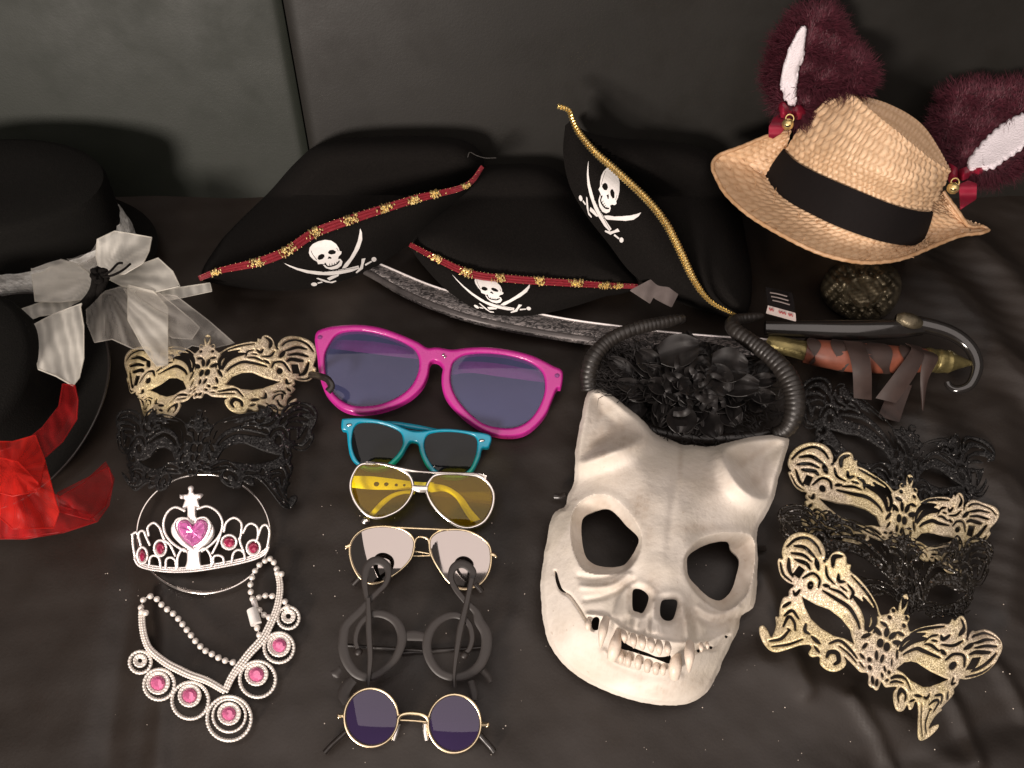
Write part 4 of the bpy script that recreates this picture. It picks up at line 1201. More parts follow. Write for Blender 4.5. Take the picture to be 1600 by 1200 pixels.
# round spectacles
g = thing('round_glasses', W(640, 1120, 0), 'round gold wire glasses with dark purple lenses', 'glasses', 'novelty glasses in a column')
zf = tilt(1076, 1176, .026, .006)
for cx_, cy_, rx_, ry_ in ((462, 836, 194, 210), (1062, 880, 190, 210)):
    a = np.linspace(0, 2*np.pi, 16, endpoint=False)
    rim = z4([(cx_+rx_*math.cos(t), cy_+ry_*math.sin(t)) for t in a]); c = cr(rim, 110, True)
    V, Fc = tube(W(c[:, 0], c[:, 1], zf(c[:, 0], c[:, 1])), .0012, 8, True); build('rim', V, Fc, M['pale_gold'], g)
    lens_sheet(g, rim, zf, 'lens_purple', .0006, .002)
zz = lambda p, d=0: [(x, y, float(zf(x, y))+d) for x, y in z4(p)]
bar(g, zz([(655, 850), (672, 822), (720, 806), (780, 806), (830, 815), (862, 835), (872, 860)], .001), .0016, 'pale_gold', 'nose_bridge')
bar(g, zz([(265, 826), (450, 816), (640, 812)], -.004), .0006, 'pale_gold', 'temple_arm')
bar(g, zz([(630, 852), (760, 858), (870, 868), (1060, 876), (1255, 886)], -.003), .0008, 'pale_gold', 'temple_arm')
for a, b in (((262, 822), (230, 824)), ((1256, 886), (1300, 886))):
    mb = MB(); p, q_ = zz([a])[0], zz([b])[0]
    mb.add(*pxtube([p, ((p[0]+q_[0])/2, p[1], p[2]), q_], .0017, 8, 6)); mb.add(*spheres([W(q_[0], q_[1], q_[2]), W(q_[0], q_[1]+2, q_[2])], .002)); mb.build('hinge', M['pale_gold'], g)
for pts in ([(655, 880), (645, 930), (625, 1000)], [(850, 880), (850, 930), (860, 1000)]):
    bar(g, zz(pts, -.001), .0022, 'silver_wire', 'nose_pad', 14, .6)
bar(g, z4([(300, 920, .009), (240, 975, .007), (180, 1030, .005), (125, 1090, .004)]), .0022, 'black_plastic', 'arm_tip', 14)
bar(g, z4([(1235, 950, .009), (1280, 1000, .007), (1320, 1045, .005), (1350, 1085, .004)]), .0024, 'black_plastic', 'arm_tip', 14)
# ------------------------------------------------------------------ cat skull mask
zk = zoom(820, 580, 2.2227)
z5 = zoom(830, 840, 4.3243)
SK = zk([(240, 56), (215, 80), (195, 170), (178, 260), (174, 330), (172, 380), (150, 432), (140, 470), (110, 484), (86, 530), (76, 600), (67, 620), (66, 655), (55, 730), (62, 850), (80, 930), (120, 1000), (190, 1060), (280, 1108), (380, 1142), (470, 1157), (550, 1156), (600, 1140), (650, 1090), (700, 980), (740, 900), (752, 850), (796, 815), (806, 740), (809, 640), (806, 560), (830, 510), (862, 450), (882, 370), (906, 290), (918, 240), (905, 224), (860, 221), (780, 230), (710, 245), (650, 262), (590, 257), (545, 254), (500, 234), (450, 214), (410, 170), (350, 120), (290, 74)])
EL = zk([(200, 515), (235, 490), (285, 475), (320, 495), (355, 535), (395, 575), (388, 612), (365, 650), (340, 675), (290, 681), (240, 670), (210, 640), (198, 580)])
ER = zk([(568, 640), (610, 610), (660, 592), (705, 590), (715, 620), (743, 655), (735, 710), (715, 765), (680, 796), (640, 785), (600, 750), (570, 715), (564, 680)])
SL = zk([(168, 490), (205, 445), (262, 428), (318, 448), (372, 505), (405, 575), (395, 640), (352, 692), (270, 705), (205, 690), (168, 620), (160, 550)])
SR = zk([(556, 640), (600, 588), (660, 566), (730, 560), (782, 572), (800, 610), (794, 700), (768, 780), (700, 832), (640, 812), (582, 756), (556, 700)])
NL = zk([(378, 757), (404, 755), (429, 775), (428, 802), (410, 838), (392, 836), (376, 828), (373, 790)])
NR = zk([(478, 795), (500, 790), (526, 792), (530, 812), (515, 860), (490, 866), (472, 850), (470, 820)])
MO = z5([(606, 690), (660, 722), (720, 750), (790, 775), (850, 800), (910, 800), (945, 790), (935, 850), (880, 835), (820, 812), (740, 790), (680, 770), (600, 745)])
GAP = z5([(418, 545), (440, 530), (462, 545), (456, 600), (448, 625), (415, 618), (408, 575)])
CRACK = z5([(168, 232), (178, 290), (200, 345), (232, 368)])
EARL = zk([(240, 66), (222, 90), (203, 175), (188, 262), (184, 320), (230, 310), (300, 285), (372, 255), (420, 225), (400, 180), (345, 128), (288, 84)])
EARR = zk([(905, 234), (860, 232), (785, 240), (722, 256), (690, 285), (705, 340), (745, 400), (800, 440), (852, 440), (872, 365), (896, 290), (908, 245)])


def blur(Z, sg):
    """separable gaussian"""
    n = int(3*sg)+1; k = np.exp(-.5*(np.arange(-n, n+1)/sg)**2); k /= k.sum()
    P_ = np.pad(Z, n, mode='edge')
    P_ = np.apply_along_axis(lambda r: np.convolve(r, k, 'valid'), 1, P_)
    return np.apply_along_axis(lambda r: np.convolve(r, k, 'valid'), 0, P_)


SGX, SGY = np.meshgrid(np.arange(825, 1255, 3.), np.arange(590, 1115, 3.))
_d = np.maximum(0, -sd_poly(cr(SK, 200, True), SGX, SGY))
BASE = .006+blur(.052*np.sqrt(np.clip(1-(1-np.minimum(_d/115, 1))**2, 0, 1)), 6.5)
for _er in (EARL, EARR):
    _s = sd_poly(cr(_er, 50, True), SGX, SGY)
    BASE = BASE+blur(.034*np.clip((26-_s)/46, 0, 1)**1.2-.036*np.clip((-_s-2)/22, 0, 1)**.8+.003*np.exp(-((_s-1)/5)**2), 1.5)


def skull_z(x, y, d):
    X, Y = np.asarray(x, float), np.asarray(y, float)
    q = np.stack([np.ravel((X-825)/3), np.ravel((Y-590)/3)], 1)
    z = bilin(BASE, q).reshape(X.shape)
    # long nose ridge from the forehead to the nostrils
    ax = np.interp(Y, [690, 800, 900, 960, 1010], [1058, 1050, 1040, 1026, 1030])
    ridge = np.exp(-((X-ax)/46)**2)*np.interp(Y, [640, 760, 880, 950, 1000, 1060], [.0, .004, .015, .017, .014, .004])
    z = z+ridge
    z = z-.0026*np.exp(-((X-np.interp(Y, [690, 880], [1062, 1042]))/7)**2)*np.interp(Y, [690, 720, 840, 890], [.8, 1, .7, 0])
    # muzzle above the teeth, and the chin below
    z = z+.010*np.exp(-(((X-1030)/95)**2+((Y-1000)/55)**2))
    z = z-.004*np.exp(-((Y-1062+.10*(X-1020))/14)**2)*np.exp(-((X-1010)/120)**2)
    # brows
    for (c, r) in (((945, 768), 50), ((1135, 832), 50)):
        q = np.hypot(X-c[0], (Y-c[1]))
        z = z+.0014*np.exp(-((q-r-14)/14)**2)
    # eye sockets slope down into the holes
    for so in (SL, SR):
        s = sd_poly(cr(so, 60, True), X, Y)
        z = z-.024*np.clip(-s/26, 0, 1)**.7-.002*np.exp(-(s/5)**2)*0+.0009*np.exp(-((s-3)/7)**2)
    for nn in (NL, NR):
        s = sd_poly(cr(nn, 30, True), X, Y)
        z = z-.006*np.exp(-np.maximum(s, 0)/5)+.0010*np.exp(-((s-9)/5)**2)
    # upper lip ridge and the groove of the jaw
    lip = sd_line(z5([(380, 520), (470, 530), (540, 560), (620, 620), (720, 660), (860, 690), (1000, 710), (1180, 700), (1320, 645)]), X, Y)
    z = z+.0030*np.exp(-(lip/4.0)**2)
    jaw = sd_line(z5([(165, 230), (200, 350), (262, 392), (320, 470), (372, 552), (420, 620)]), X, Y)
    z = z-.0045*np.exp(-(jaw/2.4)**2)
    jaw2 = sd_line(z5([(1100, 770), (1180, 740), (1240, 745), (1330, 660)]), X, Y)
    z = z-.0035*np.exp(-(jaw2/3.5)**2)
    gum = sd_line(z5([(490, 770), (560, 850), (650, 890), (760, 930), (880, 945), (1000, 935)]), X, Y)
    z = z+.0035*np.exp(-(gum/6)**2)
    # cheek folds that run down from the sockets
    for k, f in enumerate(([(330, 260), (420, 270), (520, 262), (620, 215)], [(340, 330), (450, 335), (560, 318), (660, 250)], [(370, 420), (480, 400), (590, 350), (690, 290)], [(560, 520), (590, 420), (640, 340)], [(640, 560), (650, 470), (670, 400)],
                           [(1130, 470), (1200, 510), (1290, 520), (1400, 470)], [(1110, 520), (1180, 570), (1280, 590), (1380, 540)], [(1060, 690), (1050, 560), (1020, 470)], [(1120, 690), (1110, 590), (1080, 500)], [(820, 620), (822, 520), (830, 440)], [(760, 620), (790, 540)], [(880, 640), (860, 560)])):
        l_ = sd_line(z5(f), X, Y); z = z+(.0022 if k % 2 else -.0022)*np.exp(-(l_/5)**2)
    # hand-cast unevenness
    z = z+.0012*wob(X/100, Y/100, .5, 40)
    e = np.clip(d/6, 0, 1)
    return np.maximum(z, .003)*e+(np.maximum(z-.004, .003))*(1-e)


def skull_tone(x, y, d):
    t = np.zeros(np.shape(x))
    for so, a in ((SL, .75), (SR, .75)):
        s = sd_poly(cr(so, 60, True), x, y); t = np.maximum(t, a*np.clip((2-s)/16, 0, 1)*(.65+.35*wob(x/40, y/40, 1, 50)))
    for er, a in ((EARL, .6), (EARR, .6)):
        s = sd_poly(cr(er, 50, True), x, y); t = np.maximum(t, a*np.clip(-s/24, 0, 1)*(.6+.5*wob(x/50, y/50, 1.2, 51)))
    # brown scuffs with shapes of their own
    for c, rx, ry, a in ((zk([(345, 245)])[0], 26, 16, .55), (zk([(265, 290)])[0], 18, 9, .4), (zk([(470, 1110)])[0], 26, 13, .45), (zk([(400, 1070)])[0], 16, 24, .35), (zk([(330, 900)])[0], 14, 10, .3), (zk([(120, 900)])[0], 18, 30, .25), (zk([(430, 560)])[0], 10, 22, .35), (zk([(540, 330)])[0], 5, 55, .30), (zk([(400, 470)])[0], 20, 30, .6), (zk([(600, 545)])[0], 34, 9, .5), (zk([(300, 735)])[0], 40, 14, .5), (zk([(440, 760)])[0], 14, 26, .55), (zk([(560, 860)])[0], 26, 22, .5), (zk([(690, 860)])[0], 40, 14, .5), (zk([(330, 1000)])[0], 60, 30, .35), (zk([(560, 1080)])[0], 60, 24, .35), (zk([(640, 400)])[0], 46, 40, .25), (zk([(300, 380)])[0], 46, 30, .25)):
        t = np.maximum(t, a*np.exp(-(((x-c[0])/rx)**2+((y-c[1])/ry)**2))*(.6+.8*np.abs(wob(x/26, y/26, 1.5, 52))))
    return np.clip(t, 0, 1)


sm = thing('skull_mask', W(1030, 860, 0), 'cream plastic cat skull mask with pointed ears, empty sockets and bared fangs', 'mask')
holes = [cr(h, 60, True) for h in (EL, ER, NL, NR, MO, GAP)]
outl = cr(SK, 200, True)


def sk_sdf(X, Y):
    s = sd_poly(outl, X, Y)+.8*wob(X/60, Y/60, 2, 60)
    for h in holes[:2]: s = np.maximum(s, -(sd_poly(h, X, Y)+.3*wob(X/30, Y/30, 1, 61)))
    for h in holes[2:]: s = np.maximum(s, -sd_poly(h, X, Y))
    s = np.maximum(s, -sd_line(CRACK, X, Y, 6))
    for p in ((1130, 765), (1215, 742), (1318, 668)): s = np.maximum(s, -sd_ell(z5([p])[0], 2.5, 3, .3, X, Y))
    return s


def sk_z(x, y, d):
    return skull_z(x, y, np.maximum(0, -sd_poly(outl, x, y)))


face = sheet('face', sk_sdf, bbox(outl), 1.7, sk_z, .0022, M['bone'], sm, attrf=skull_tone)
FB = bvh_of(face)
M['tooth'] = simple('ivory_tooth', (.70, .59, .49), .4, var=.12, nscale=90, bump=.0004, bscale=300)


def tooth(root, tip, w, parent, name, lift=.004, curve=0.):
    """tapering rounded tooth from root to tip (photo px)"""
    n = 12; mb = MB()
    root, tip = np.array(root), np.array(tip)
    k = np.linspace(0, 1, n)
    path = root+(tip-root)*k[:, None]
    nrm = np.array([-(tip-root)[1], (tip-root)[0]]); nrm = nrm/np.linalg.norm(nrm)
    path = path+nrm*(curve*np.sin(np.pi*k))[:, None]
    base = np.interp(0, [0], [float(zs_face(root, tip))])
    prof = (w/2)*np.sqrt(np.clip(1-k**2.6, 0.01, 1))*(.80+.25*np.sin(np.pi*np.minimum(k*1.3, 1)))
    P = W(path[:, 0], path[:, 1], base+lift*(.2+.8*np.sin(np.pi*np.clip(k*.8+.15, 0, 1))))
    V, Fc = tube(P, prof*.00053, 10, flat=.85)
    return build(name, V, Fc, M['tooth'], parent)


def zs_face(a, b):
    h = drape(FB, [a[0]], [a[1]], 0, .05)[0][2]
    return h


for x, y, w, h in [(628, 640, 46, 72), (690, 660, 54, 88), (750, 672, 56, 90), (810, 690, 58, 90), (864, 706, 54, 92), (922, 716, 50, 84)]:
    a, b = z5([(x, y), (x+4, y+h)]); tooth(a, b, w/4.7, sm, 'upper_tooth', .0105)
for x, y, w, h in [(606, 842, 42, 92), (655, 866, 46, 102), (722, 882, 50, 108), (784, 902, 50, 108), (842, 918, 46, 102), (890, 922, 40, 88)]:
    a, b = z5([(x, y), (x+4, y-h)]); tooth(a, b, w/4.7, sm, 'lower_tooth', .0115)
for a, b, w, c in (((508, 545), (468, 750), 66, 3), ((1072, 712), (1066, 912), 74, 0)):
    a, b = z5([a, b]); tooth(a, b, w/4.7, sm, 'upper_fang', .014, c/2)
for a, b, w, c in (((545, 820), (590, 602), 88, 2), ((968, 945), (1000, 728), 90, -2)):
    a, b = z5([a, b]); tooth(a, b, w/4.7, sm, 'lower_fang', .018, c/2)
for a, b, w in (((384, 620), (384, 540), 42), ((1150, 720), (1150, 775), 34), ((1190, 712), (1192, 755), 26)):
    a, b = z5([a, b]); tooth(a, b, w/4.3243, sm, 'cheek_tooth', .004)
for pts in ([(884, 772, .012), (876, 776, .006), (866, 776, .004)], [(1182, 856, .010), (1190, 858, .006), (1196, 857, .004)]):
    V, Fc = pxtube(pts, .003, 10, 8, flat=.5); build('elastic_strap', V, Fc, M['black_plastic'], sm)

# ------------------------------------------------------------------ tiara
zt3 = zoom(180, 740, 5.)
ti = thing('tiara', W(318, 850, 0), 'silver toy tiara with a pink heart gem and star on a wire hoop', 'tiara')
a = np.linspace(0, 2*np.pi, 90, endpoint=False)
V, Fc = tube(W(318+104*np.cos(a), 834+93*np.sin(a), .0045+.010*np.clip((830-(834+93*np.sin(a)))/90, 0, 1)), .0012, 8, True)
hoop = build('hoop', V, Fc, M['silver_wire'], ti)
mb = MB()
for t in np.linspace(1.15, 1.98, 26):
    mb.add(*pxtube([(318+104*math.cos(t), 834+93*math.sin(t), .005), (318+102*math.cos(t), 834+89.5*math.sin(t), .007)], .0005, 3, 4))
mb.build('comb_teeth', M['silver_wire'], ti)
# lattice stands up from the base band, leaning to the viewer
ztf = lambda y, x=None: .010+np.clip((890-np.asarray(y, float))/130, 0, 1)*.045


def T3(pts): return [(x, y, float(ztf(y))) for x, y in zt3(pts)]


def beaded(mb, pts, r, gap, n=None, closed=False, core=True, lift=0.):
    c = cr(pts, 200, closed); P = W(c[:, 0], c[:, 1], c[:, 2]+lift)
    L = np.r_[0, np.cumsum(np.linalg.norm(np.diff(P, axis=0), axis=1))]
    k = max(3, int(L[-1]/gap)); s_ = np.linspace(0, L[-1], k, endpoint=not closed)
    C = np.stack([np.interp(s_, L, P[:, j]) for j in range(3)], -1)
    mb.add(*spheres(C, r))
    if core: mb.add(*tube(P[::4], r*.75, 6, closed))
    return C


mb = MB()
base = T3([(150, 650), (180, 700), (240, 725), (320, 740), (450, 752), (620, 745), (800, 718), (1000, 678), (1120, 640), (1180, 600), (1200, 560)])
bt_ = cr(base, 120)
for k in (-3.2, 0, 3.2):
    beaded(mb, [(p[0], p[1]+k, p[2]) for p in base], .00105, .0017)
mb.build('base_band', M['silver_plastic'], ti)
mb = MB()
for pts in ([(540, 290), (470, 262), (410, 300), (378, 380), (392, 470), (450, 545), (540, 605)], [(645, 275), (720, 255), (800, 300), (838, 380), (820, 470), (760, 545), (680, 605)],
            [(262, 480), (255, 420), (300, 384), (345, 420), (368, 480), (385, 520)], [(180, 500), (190, 455), (222, 450), (245, 500), (270, 555)], [(132, 475), (165, 458), (185, 500), (200, 560)], [(135, 475), (140, 560), (155, 650)],
            [(850, 450), (870, 380), (930, 345), (985, 385), (985, 460), (975, 510)], [(1000, 460), (1030, 405), (1068, 390), (1110, 420), (1115, 490), (1100, 530)], [(1120, 480), (1145, 415), (1180, 402), (1205, 450), (1195, 540), (1180, 600)],
            [(265, 715), (275, 655), (310, 640), (345, 665), (355, 730)], [(395, 735), (400, 670), (435, 655), (470, 680), (478, 740)], [(485, 735), (490, 650), (525, 590), (560, 610)], [(660, 600), (705, 585), (745, 640), (755, 720)], [(765, 700), (770, 650), (805, 638), (842, 655), (850, 700)], [(910, 690), (925, 620), (965, 595), (1005, 620), (1015, 670)],
            [(385, 520), (430, 560), (470, 640)], [(830, 450), (800, 540), (760, 620)], [(970, 505), (985, 560), (1005, 610)]):
    beaded(mb, T3(pts), .00135, .0022, lift=.001)
mb.build('scroll_work', M['silver_plastic'], ti)
# gems with beaded settings
GEMS = [((352, 582), 33, 48, 'red_gem'), ((212, 638), 25, 50, 'red_gem'), ((890, 535), 44, 42, 'red_gem'), ((1080, 578), 38, 46, 'red_gem')]


def gem(parent, c, rx, ry, z, mat, conv, s_):
    """faceted oval stone"""
    p = conv([c])[0]; rings = [(1, 0), (.82, .55), (.5, .85)]
    V = []; n = 12
    for r_, h in rings:
        for k in range(n):
            t = 2*math.pi*(k+.5*(h > .5))/n
            V.append(W(p[0]+rx/s_*r_*math.cos(t), p[1]+ry/s_*r_*math.sin(t), z+h*.0032))
    V.append(W(p[0], p[1], z+.0029))
    Fc = gridf(3, n, False, True)+[[2*n+k, 2*n+(k+1) % n, 3*n] for k in range(n)]
    return build('gem', V, Fc, M[mat], parent, smooth=False)


for c, rx, ry, m2 in GEMS:
    z_ = float(ztf(zt3([c])[0][1]))
    st = MB(); k = np.linspace(0, 2*np.pi, 14, endpoint=False)
    beaded(st, T3([(c[0]+(rx+14)*math.cos(t), c[1]+(ry+14)*math.sin(t)) for t in k]), .0013, .0021, closed=True, lift=.001)
    pl_ = zt3([(c[0]+(rx+10)*math.cos(t), c[1]+(ry+10)*math.sin(t)) for t in k])
    o = st.build('gem_setting', M['silver_plastic'], ti)
    sheet('setting_plate', lambda X, Y: sd_poly(pl_, X, Y), bbox(pl_), 1.5, lambda x, y, d: z_+0*x, .001, M['silver_plastic'], o)
    gem(o, c, rx, ry, z_+.0012, m2, zt3, 5.)
post = zt3([(566, 236), (622, 236), (632, 340), (700, 350), (760, 400), (768, 470), (720, 545), (660, 600), (662, 690), (672, 745), (548, 750), (560, 690), (556, 600), (500, 545), (445, 480), (440, 410), (490, 352), (560, 340)])
pp = cr(post, 90, True)
pl = sheet('heart_plate', lambda X, Y: sd_poly(pp, X, Y), bbox(pp), 1.3, lambda x, y, d: ztf(y), .003, M['silver_plastic'], ti, bevel=.001)
hp = [(608, 402), (640, 366), (690, 360), (722, 400), (716, 455), (680, 520), (620, 566), (600, 566), (540, 520), (494, 455), (484, 400), (510, 366), (566, 366)]
Hc = (604, 455); V = []; n = 26
hc = cr(zt3(hp), n, True); hz = float(ztf(zt3([Hc])[0][1])); cc = np.array(zt3([Hc])[0])
for r_, h in ((1, 0.0005), (.78, .0042), (.42, .0056)):
    q2 = cc+(hc-cc)*r_
    V.append(W(q2[:, 0], q2[:, 1], ztf(q2[:, 1])+h+.0006*np.sin(np.arange(n)*2.3)*(r_ < .9)))
V = np.vstack(V+[W([cc[0]], [cc[1]], [hz+.0052])])
build('heart_gem', V, gridf(3, n, False, True)+[[2*n+k, 2*n+(k+1) % n, 3*n] for k in range(n)], M['heart_gem'], pl, smooth=False)
mb = MB(); hb = [tuple(zt3([(Hc[0]+(x-Hc[0])*1.17, Hc[1]+(y-Hc[1])*1.17)])[0]) for x, y in hp]
beaded(mb, [(x, y, float(ztf(y))) for x, y in hb], .0011, .0018, closed=True, lift=.001); mb.build('heart_setting', M['silver_plastic'], pl)
star = zt3([(592, 112), (618, 160), (684, 156), (642, 202), (664, 272), (594, 240), (522, 272), (546, 204), (500, 166), (566, 162)])
sheet('star', lambda X, Y: sd_poly(star, X, Y), bbox(star), 1., lambda x, y, d: ztf(y)+.001, .003, M['silver_plastic'], ti, bevel=.001)
mb = MB(); mb.add(*spheres([W(x, y, z+.001) for x, y, z in T3([(592, 116), (592, 140), (522, 182), (662, 176)])], [.0026, .002, .002, .002], True)); mb.build('star_bead', M['silver_plastic'], ti)

# ------------------------------------------------------------------ necklace
zn = zoom(180, 860, 3.75)
nk = thing('necklace', W(335, 1060, 0), 'silver toy necklace with seven ringed medallions, pink gems and a bead chain', 'necklace')
N3 = lambda p, z=.008: [(x, y, z) for x, y in zn(p)]
mb = MB()
for side, pts in enumerate(([(155, 372), (160, 450), (178, 530), (212, 590), (300, 660), (375, 700), (440, 730), (540, 765), (640, 822)], [(955, 140), (966, 200), (962, 270), (940, 360), (880, 490), (835, 550), (780, 610), (690, 730), (645, 822)])):
    c = cr(zn(pts), 60); tx, ty = np.gradient(c[:, 0]), np.gradient(c[:, 1]); L = np.hypot(tx, ty); nx, ny = -ty/L, tx/L
    wv = np.interp(np.linspace(0, 1, 60), [0, .3, .6, 1], [4.0, 4.6, 5.6, 4.2])
    for k in (-1, 0, 1):
        beaded(mb, [(x, y, .007+(.0006 if k == 0 else 0)) for x, y in zip(c[:, 0]+nx*wv*k*.8, c[:, 1]+ny*wv*k*.8)], .0014, .0024)
    rows = [W(c[:, 0]+nx*wv*k, c[:, 1]+ny*wv*k, .0062) for k in (-1, -.3, .3, 1)]
    mb.add(*loft(rows, thick=.002))
for p in zn([(155, 358), (180, 366), (950, 132), (975, 138)]): mb.add(*spheres([W(p[0], p[1], .008)], .0028, True))
mb.build('collar', M['pearl'], nk)


def circ(c, r): return [(c[0]+r*math.cos(t), c[1]+r*math.sin(t)) for t in np.linspace(0, 2*np.pi, 16, endpoint=False)]


MED = [((147, 655), [((147, 655), 64), ((146, 646), 34)], None, 30), ((258, 785), [((258, 786), 90), ((252, 776), 62)], (250, 776), 44), ((440, 880), [((440, 880), 108), ((436, 850), 62)], (436, 850), 44),
       ((668, 985), [((668, 985), 130), ((668, 968), 96), ((668, 956), 62)], (666, 956), 42), ((835, 755), [((835, 755), 106), ((828, 726), 62)], (828, 726), 44), ((960, 570), [((960, 570), 88), ((960, 556), 62)], (962, 555), 42), ((1015, 395), [((1015, 395), 64), ((1015, 386), 36)], None, 14)]
for c, rs, gm, gr in MED:
    mb = MB()
    for k, (cc_, r_) in enumerate(rs):
        beaded(mb, N3(circ(cc_, r_), .0055), .0016 if k == 0 else .0014, .0027, closed=True)
        if k == 0: beaded(mb, N3(circ(cc_, r_-7), .005), .0010, .0024, closed=True, core=False)
        elif k == len(rs)-1:
            beaded(mb, N3(circ(cc_, r_-9), .0052), .0013, .0026, closed=True)
            if gm is None: beaded(mb, N3(circ(cc_, r_-16 if r_ > 30 else r_-10), .005), .001, .002, closed=True)
    md = mb.build('medallion', M['pearl'], nk)
    if gm:
        pl_ = zn(circ(gm, gr+8))
        sheet('setting_plate', lambda X, Y: sd_poly(pl_, X, Y), bbox(pl_), 1.5, lambda x, y, d: .0045+0*x, .0015, M['pearl'], md)
        gem(md, gm, gr, gr, .0052, 'pink_gem', zn, 3.75)
BME = None


def beads(pts, z=.0065):
    global BME
    for x, y in zn(pts):
        p = W(x, y, z)
        if BME is None:
            V, Fc = spheres([(0, 0, 0)], .0028, True)
            BME = bpy.data.meshes.new('chain_bead'); BME.from_pydata(V.tolist(), [], Fc); BME.shade_smooth(); BME.materials.append(M['pearl'])
        o = bpy.data.objects.new('chain_bead', BME); col.objects.link(o); o.parent = nk
        o.location = (p-ORG[nk.name]).tolist()


CH = [[(152, 335), (165, 290), (207, 268), (245, 285), (272, 317), (305, 345), (340, 370), (370, 400), (395, 432), (420, 465), (445, 497), (470, 530), (500, 562), (530, 588), (567, 607), (605, 628), (645, 645), (690, 655)],
      [(946, 108), (930, 70), (908, 48), (878, 60), (845, 85), (820, 120), (803, 160), (793, 200), (795, 243), (805, 283), (842, 276), (880, 265), (920, 267)], [(845, 350), (872, 378), (902, 392)], [(832, 455), (845, 495)], [(995, 300), (1010, 332)]]
mb = MB()
for c in CH:
    beads(c); c2 = N3(c, .0062); mb.add(*pxtube(c2, .0005, 8*len(c), 5))
mb.build('chain_cord', M['silver_wire'], nk)
V, Fc = pxtube(N3([(803, 345), (815, 390), (826, 432)], .009), .0048, 12, 12); build('clasp', V, Fc, M['white_print'], nk)
V, Fc = pxtube(N3([(812, 296), (820, 318), (824, 338)], .008), .0026, 8, 10); build('clasp_cap', V, Fc, M['silver_plastic'], nk)
# ------------------------------------------------------------------ sabre
sw = thing('pirate_sword', W(1150, 530, 0), 'toy pirate sabre with etched curved blade, banded orange grip and black hand guard', 'sword')
up = [(560, 400), (592, 411), (660, 440), (705, 455), (770, 472), (840, 489), (900, 500), (960, 508), (1040, 518), (1122, 525), (1210, 530)]
lo = [(560, 404), (580, 430), (640, 466), (720, 497), (790, 514), (850, 525), (925, 536), (1000, 545), (1080, 552), (1210, 556)]
bp = cr(up, 60).tolist()+cr(lo, 60)[::-1].tolist()
zbl = lambda x, y, d: np.interp(x, [560, 800, 1210], [.012, .014, .020])+.0035*np.clip(d/12, 0, 1)
sheet('blade', lambda X, Y: sd_poly(bp, X, Y), bbox(bp), 2.5, zbl, .004, M['blade'], sw)
e = cr(up, 60); z_ = np.interp(e[:, 0], [560, 800, 1210], [.012, .014, .020])
V, Fc = tube(W(e[:, 0], e[:, 1]+.8, z_+.0008), .0013, 6); build('blade_edge', V, Fc, M['silver_plastic'], sw)
c = cr([(570, 426), (640, 463), (720, 494), (790, 511), (850, 522), (925, 533), (1000, 542)], 40); z_ = np.interp(c[:, 0], [560, 800, 1210], [.012, .014, .020])
V, Fc = tube(W(c[:, 0], c[:, 1]-2, z_+.001), .0036, 8, flat=.4); build('blade_bevel', V, Fc, simple('dull_pewter', (.075, .066, .064), .4, .4, var=.3), sw)
V, Fc = pxtube([(1198, 532, .026, .007), (1212, 538, .026, .0095), (1240, 544, .027, .0095), (1258, 548, .028, .0105), (1262, 549, .028, .010)], 0, 20, 14); build('collar', V, Fc, M['brass'], sw)
V, Fc = pxtube([(1258, 548, .028, .0125), (1290, 553, .030, .0145), (1330, 558, .031, .0155), (1380, 561, .030, .015), (1440, 563, .028, .0125), (1446, 563, .028, .012)], 0, 30, 18)
grip = build('grip', V, Fc, M['wood'], sw)
for x0, x1, w_ in ((1298, 1322, 0), (1338, 1356, 1), (1366, 1392, 1), (1262, 1268, 0), (1404, 1416, 0)):
    mb = MB(); rows = []
    for k in np.linspace(0, 1, 5):
        xm = x0+(x1-x0)*k; a = np.linspace(0, 2*np.pi, 40, endpoint=False)
        r_ = np.interp(xm, [1258, 1290, 1330, 1380, 1440], [.0125, .0145, .0155, .015, .0125])+.0012
        p = W(xm, np.interp(xm, [1258, 1330, 1440], [548, 558, 563]), .030)
        sk = (.010*np.sin(a)*w_*-1)+.005*np.cos(2*a)*(k-.5)*2*(-1)
        rows.append(np.stack([p[0]+sk, p[1]+r_*np.cos(a), p[2]+r_*np.sin(a)], -1))
    mb.add(*loft(rows, closed=True)); mb.build('grip_band', M['dark_strap'], grip)
mb = MB()
mb.add(*pxtube([(1444, 563, .028, .012), (1452, 563, .028, .0135), (1460, 563, .028, .0115), (1466, 564, .028, .0128), (1476, 565, .028, .0115), (1482, 565, .028, .012), (1494, 566, .028, .008), (1510, 567, .028, .004), (1520, 568, .028, .002)], 0, 50, 16))
mb.build('pommel', M['brass'], sw)
gb = MB()
gb.add(*pxtube([(1195, 512, .036, .008), (1260, 514, .038, .010), (1330, 516, .040, .011), (1400, 514, .040, .010), (1440, 512, .038, .008)], 0, 30, 12, flat=.7))
gb.add(*pxtube([(1400, 502, .040, .008), (1440, 507, .040, .0085), (1485, 520, .038, .008), (1515, 542, .034, .007), (1527, 572, .028, .006), (1517, 600, .020, .005), (1498, 609, .014, .0045), (1484, 604, .012, .004), (1480, 597, .013, .0035)], 0, 60, 12, flat=.8))
gb.build('hand_guard', simple('glossy_black_guard', (.014, .012, .011), .16, var=.1, Coat_Weight=.6), sw)
V, Fc = pxtube([(1401, 497, .048, .004), (1412, 498, .050, .007), (1428, 503, .050, .0075), (1440, 507, .048, .004)], 0, 14, 10, flat=.6); build('guard_highlight', V, Fc, M['pewter'], sw)  # pewter piece put in as the silver highlight on the glossy guard's end
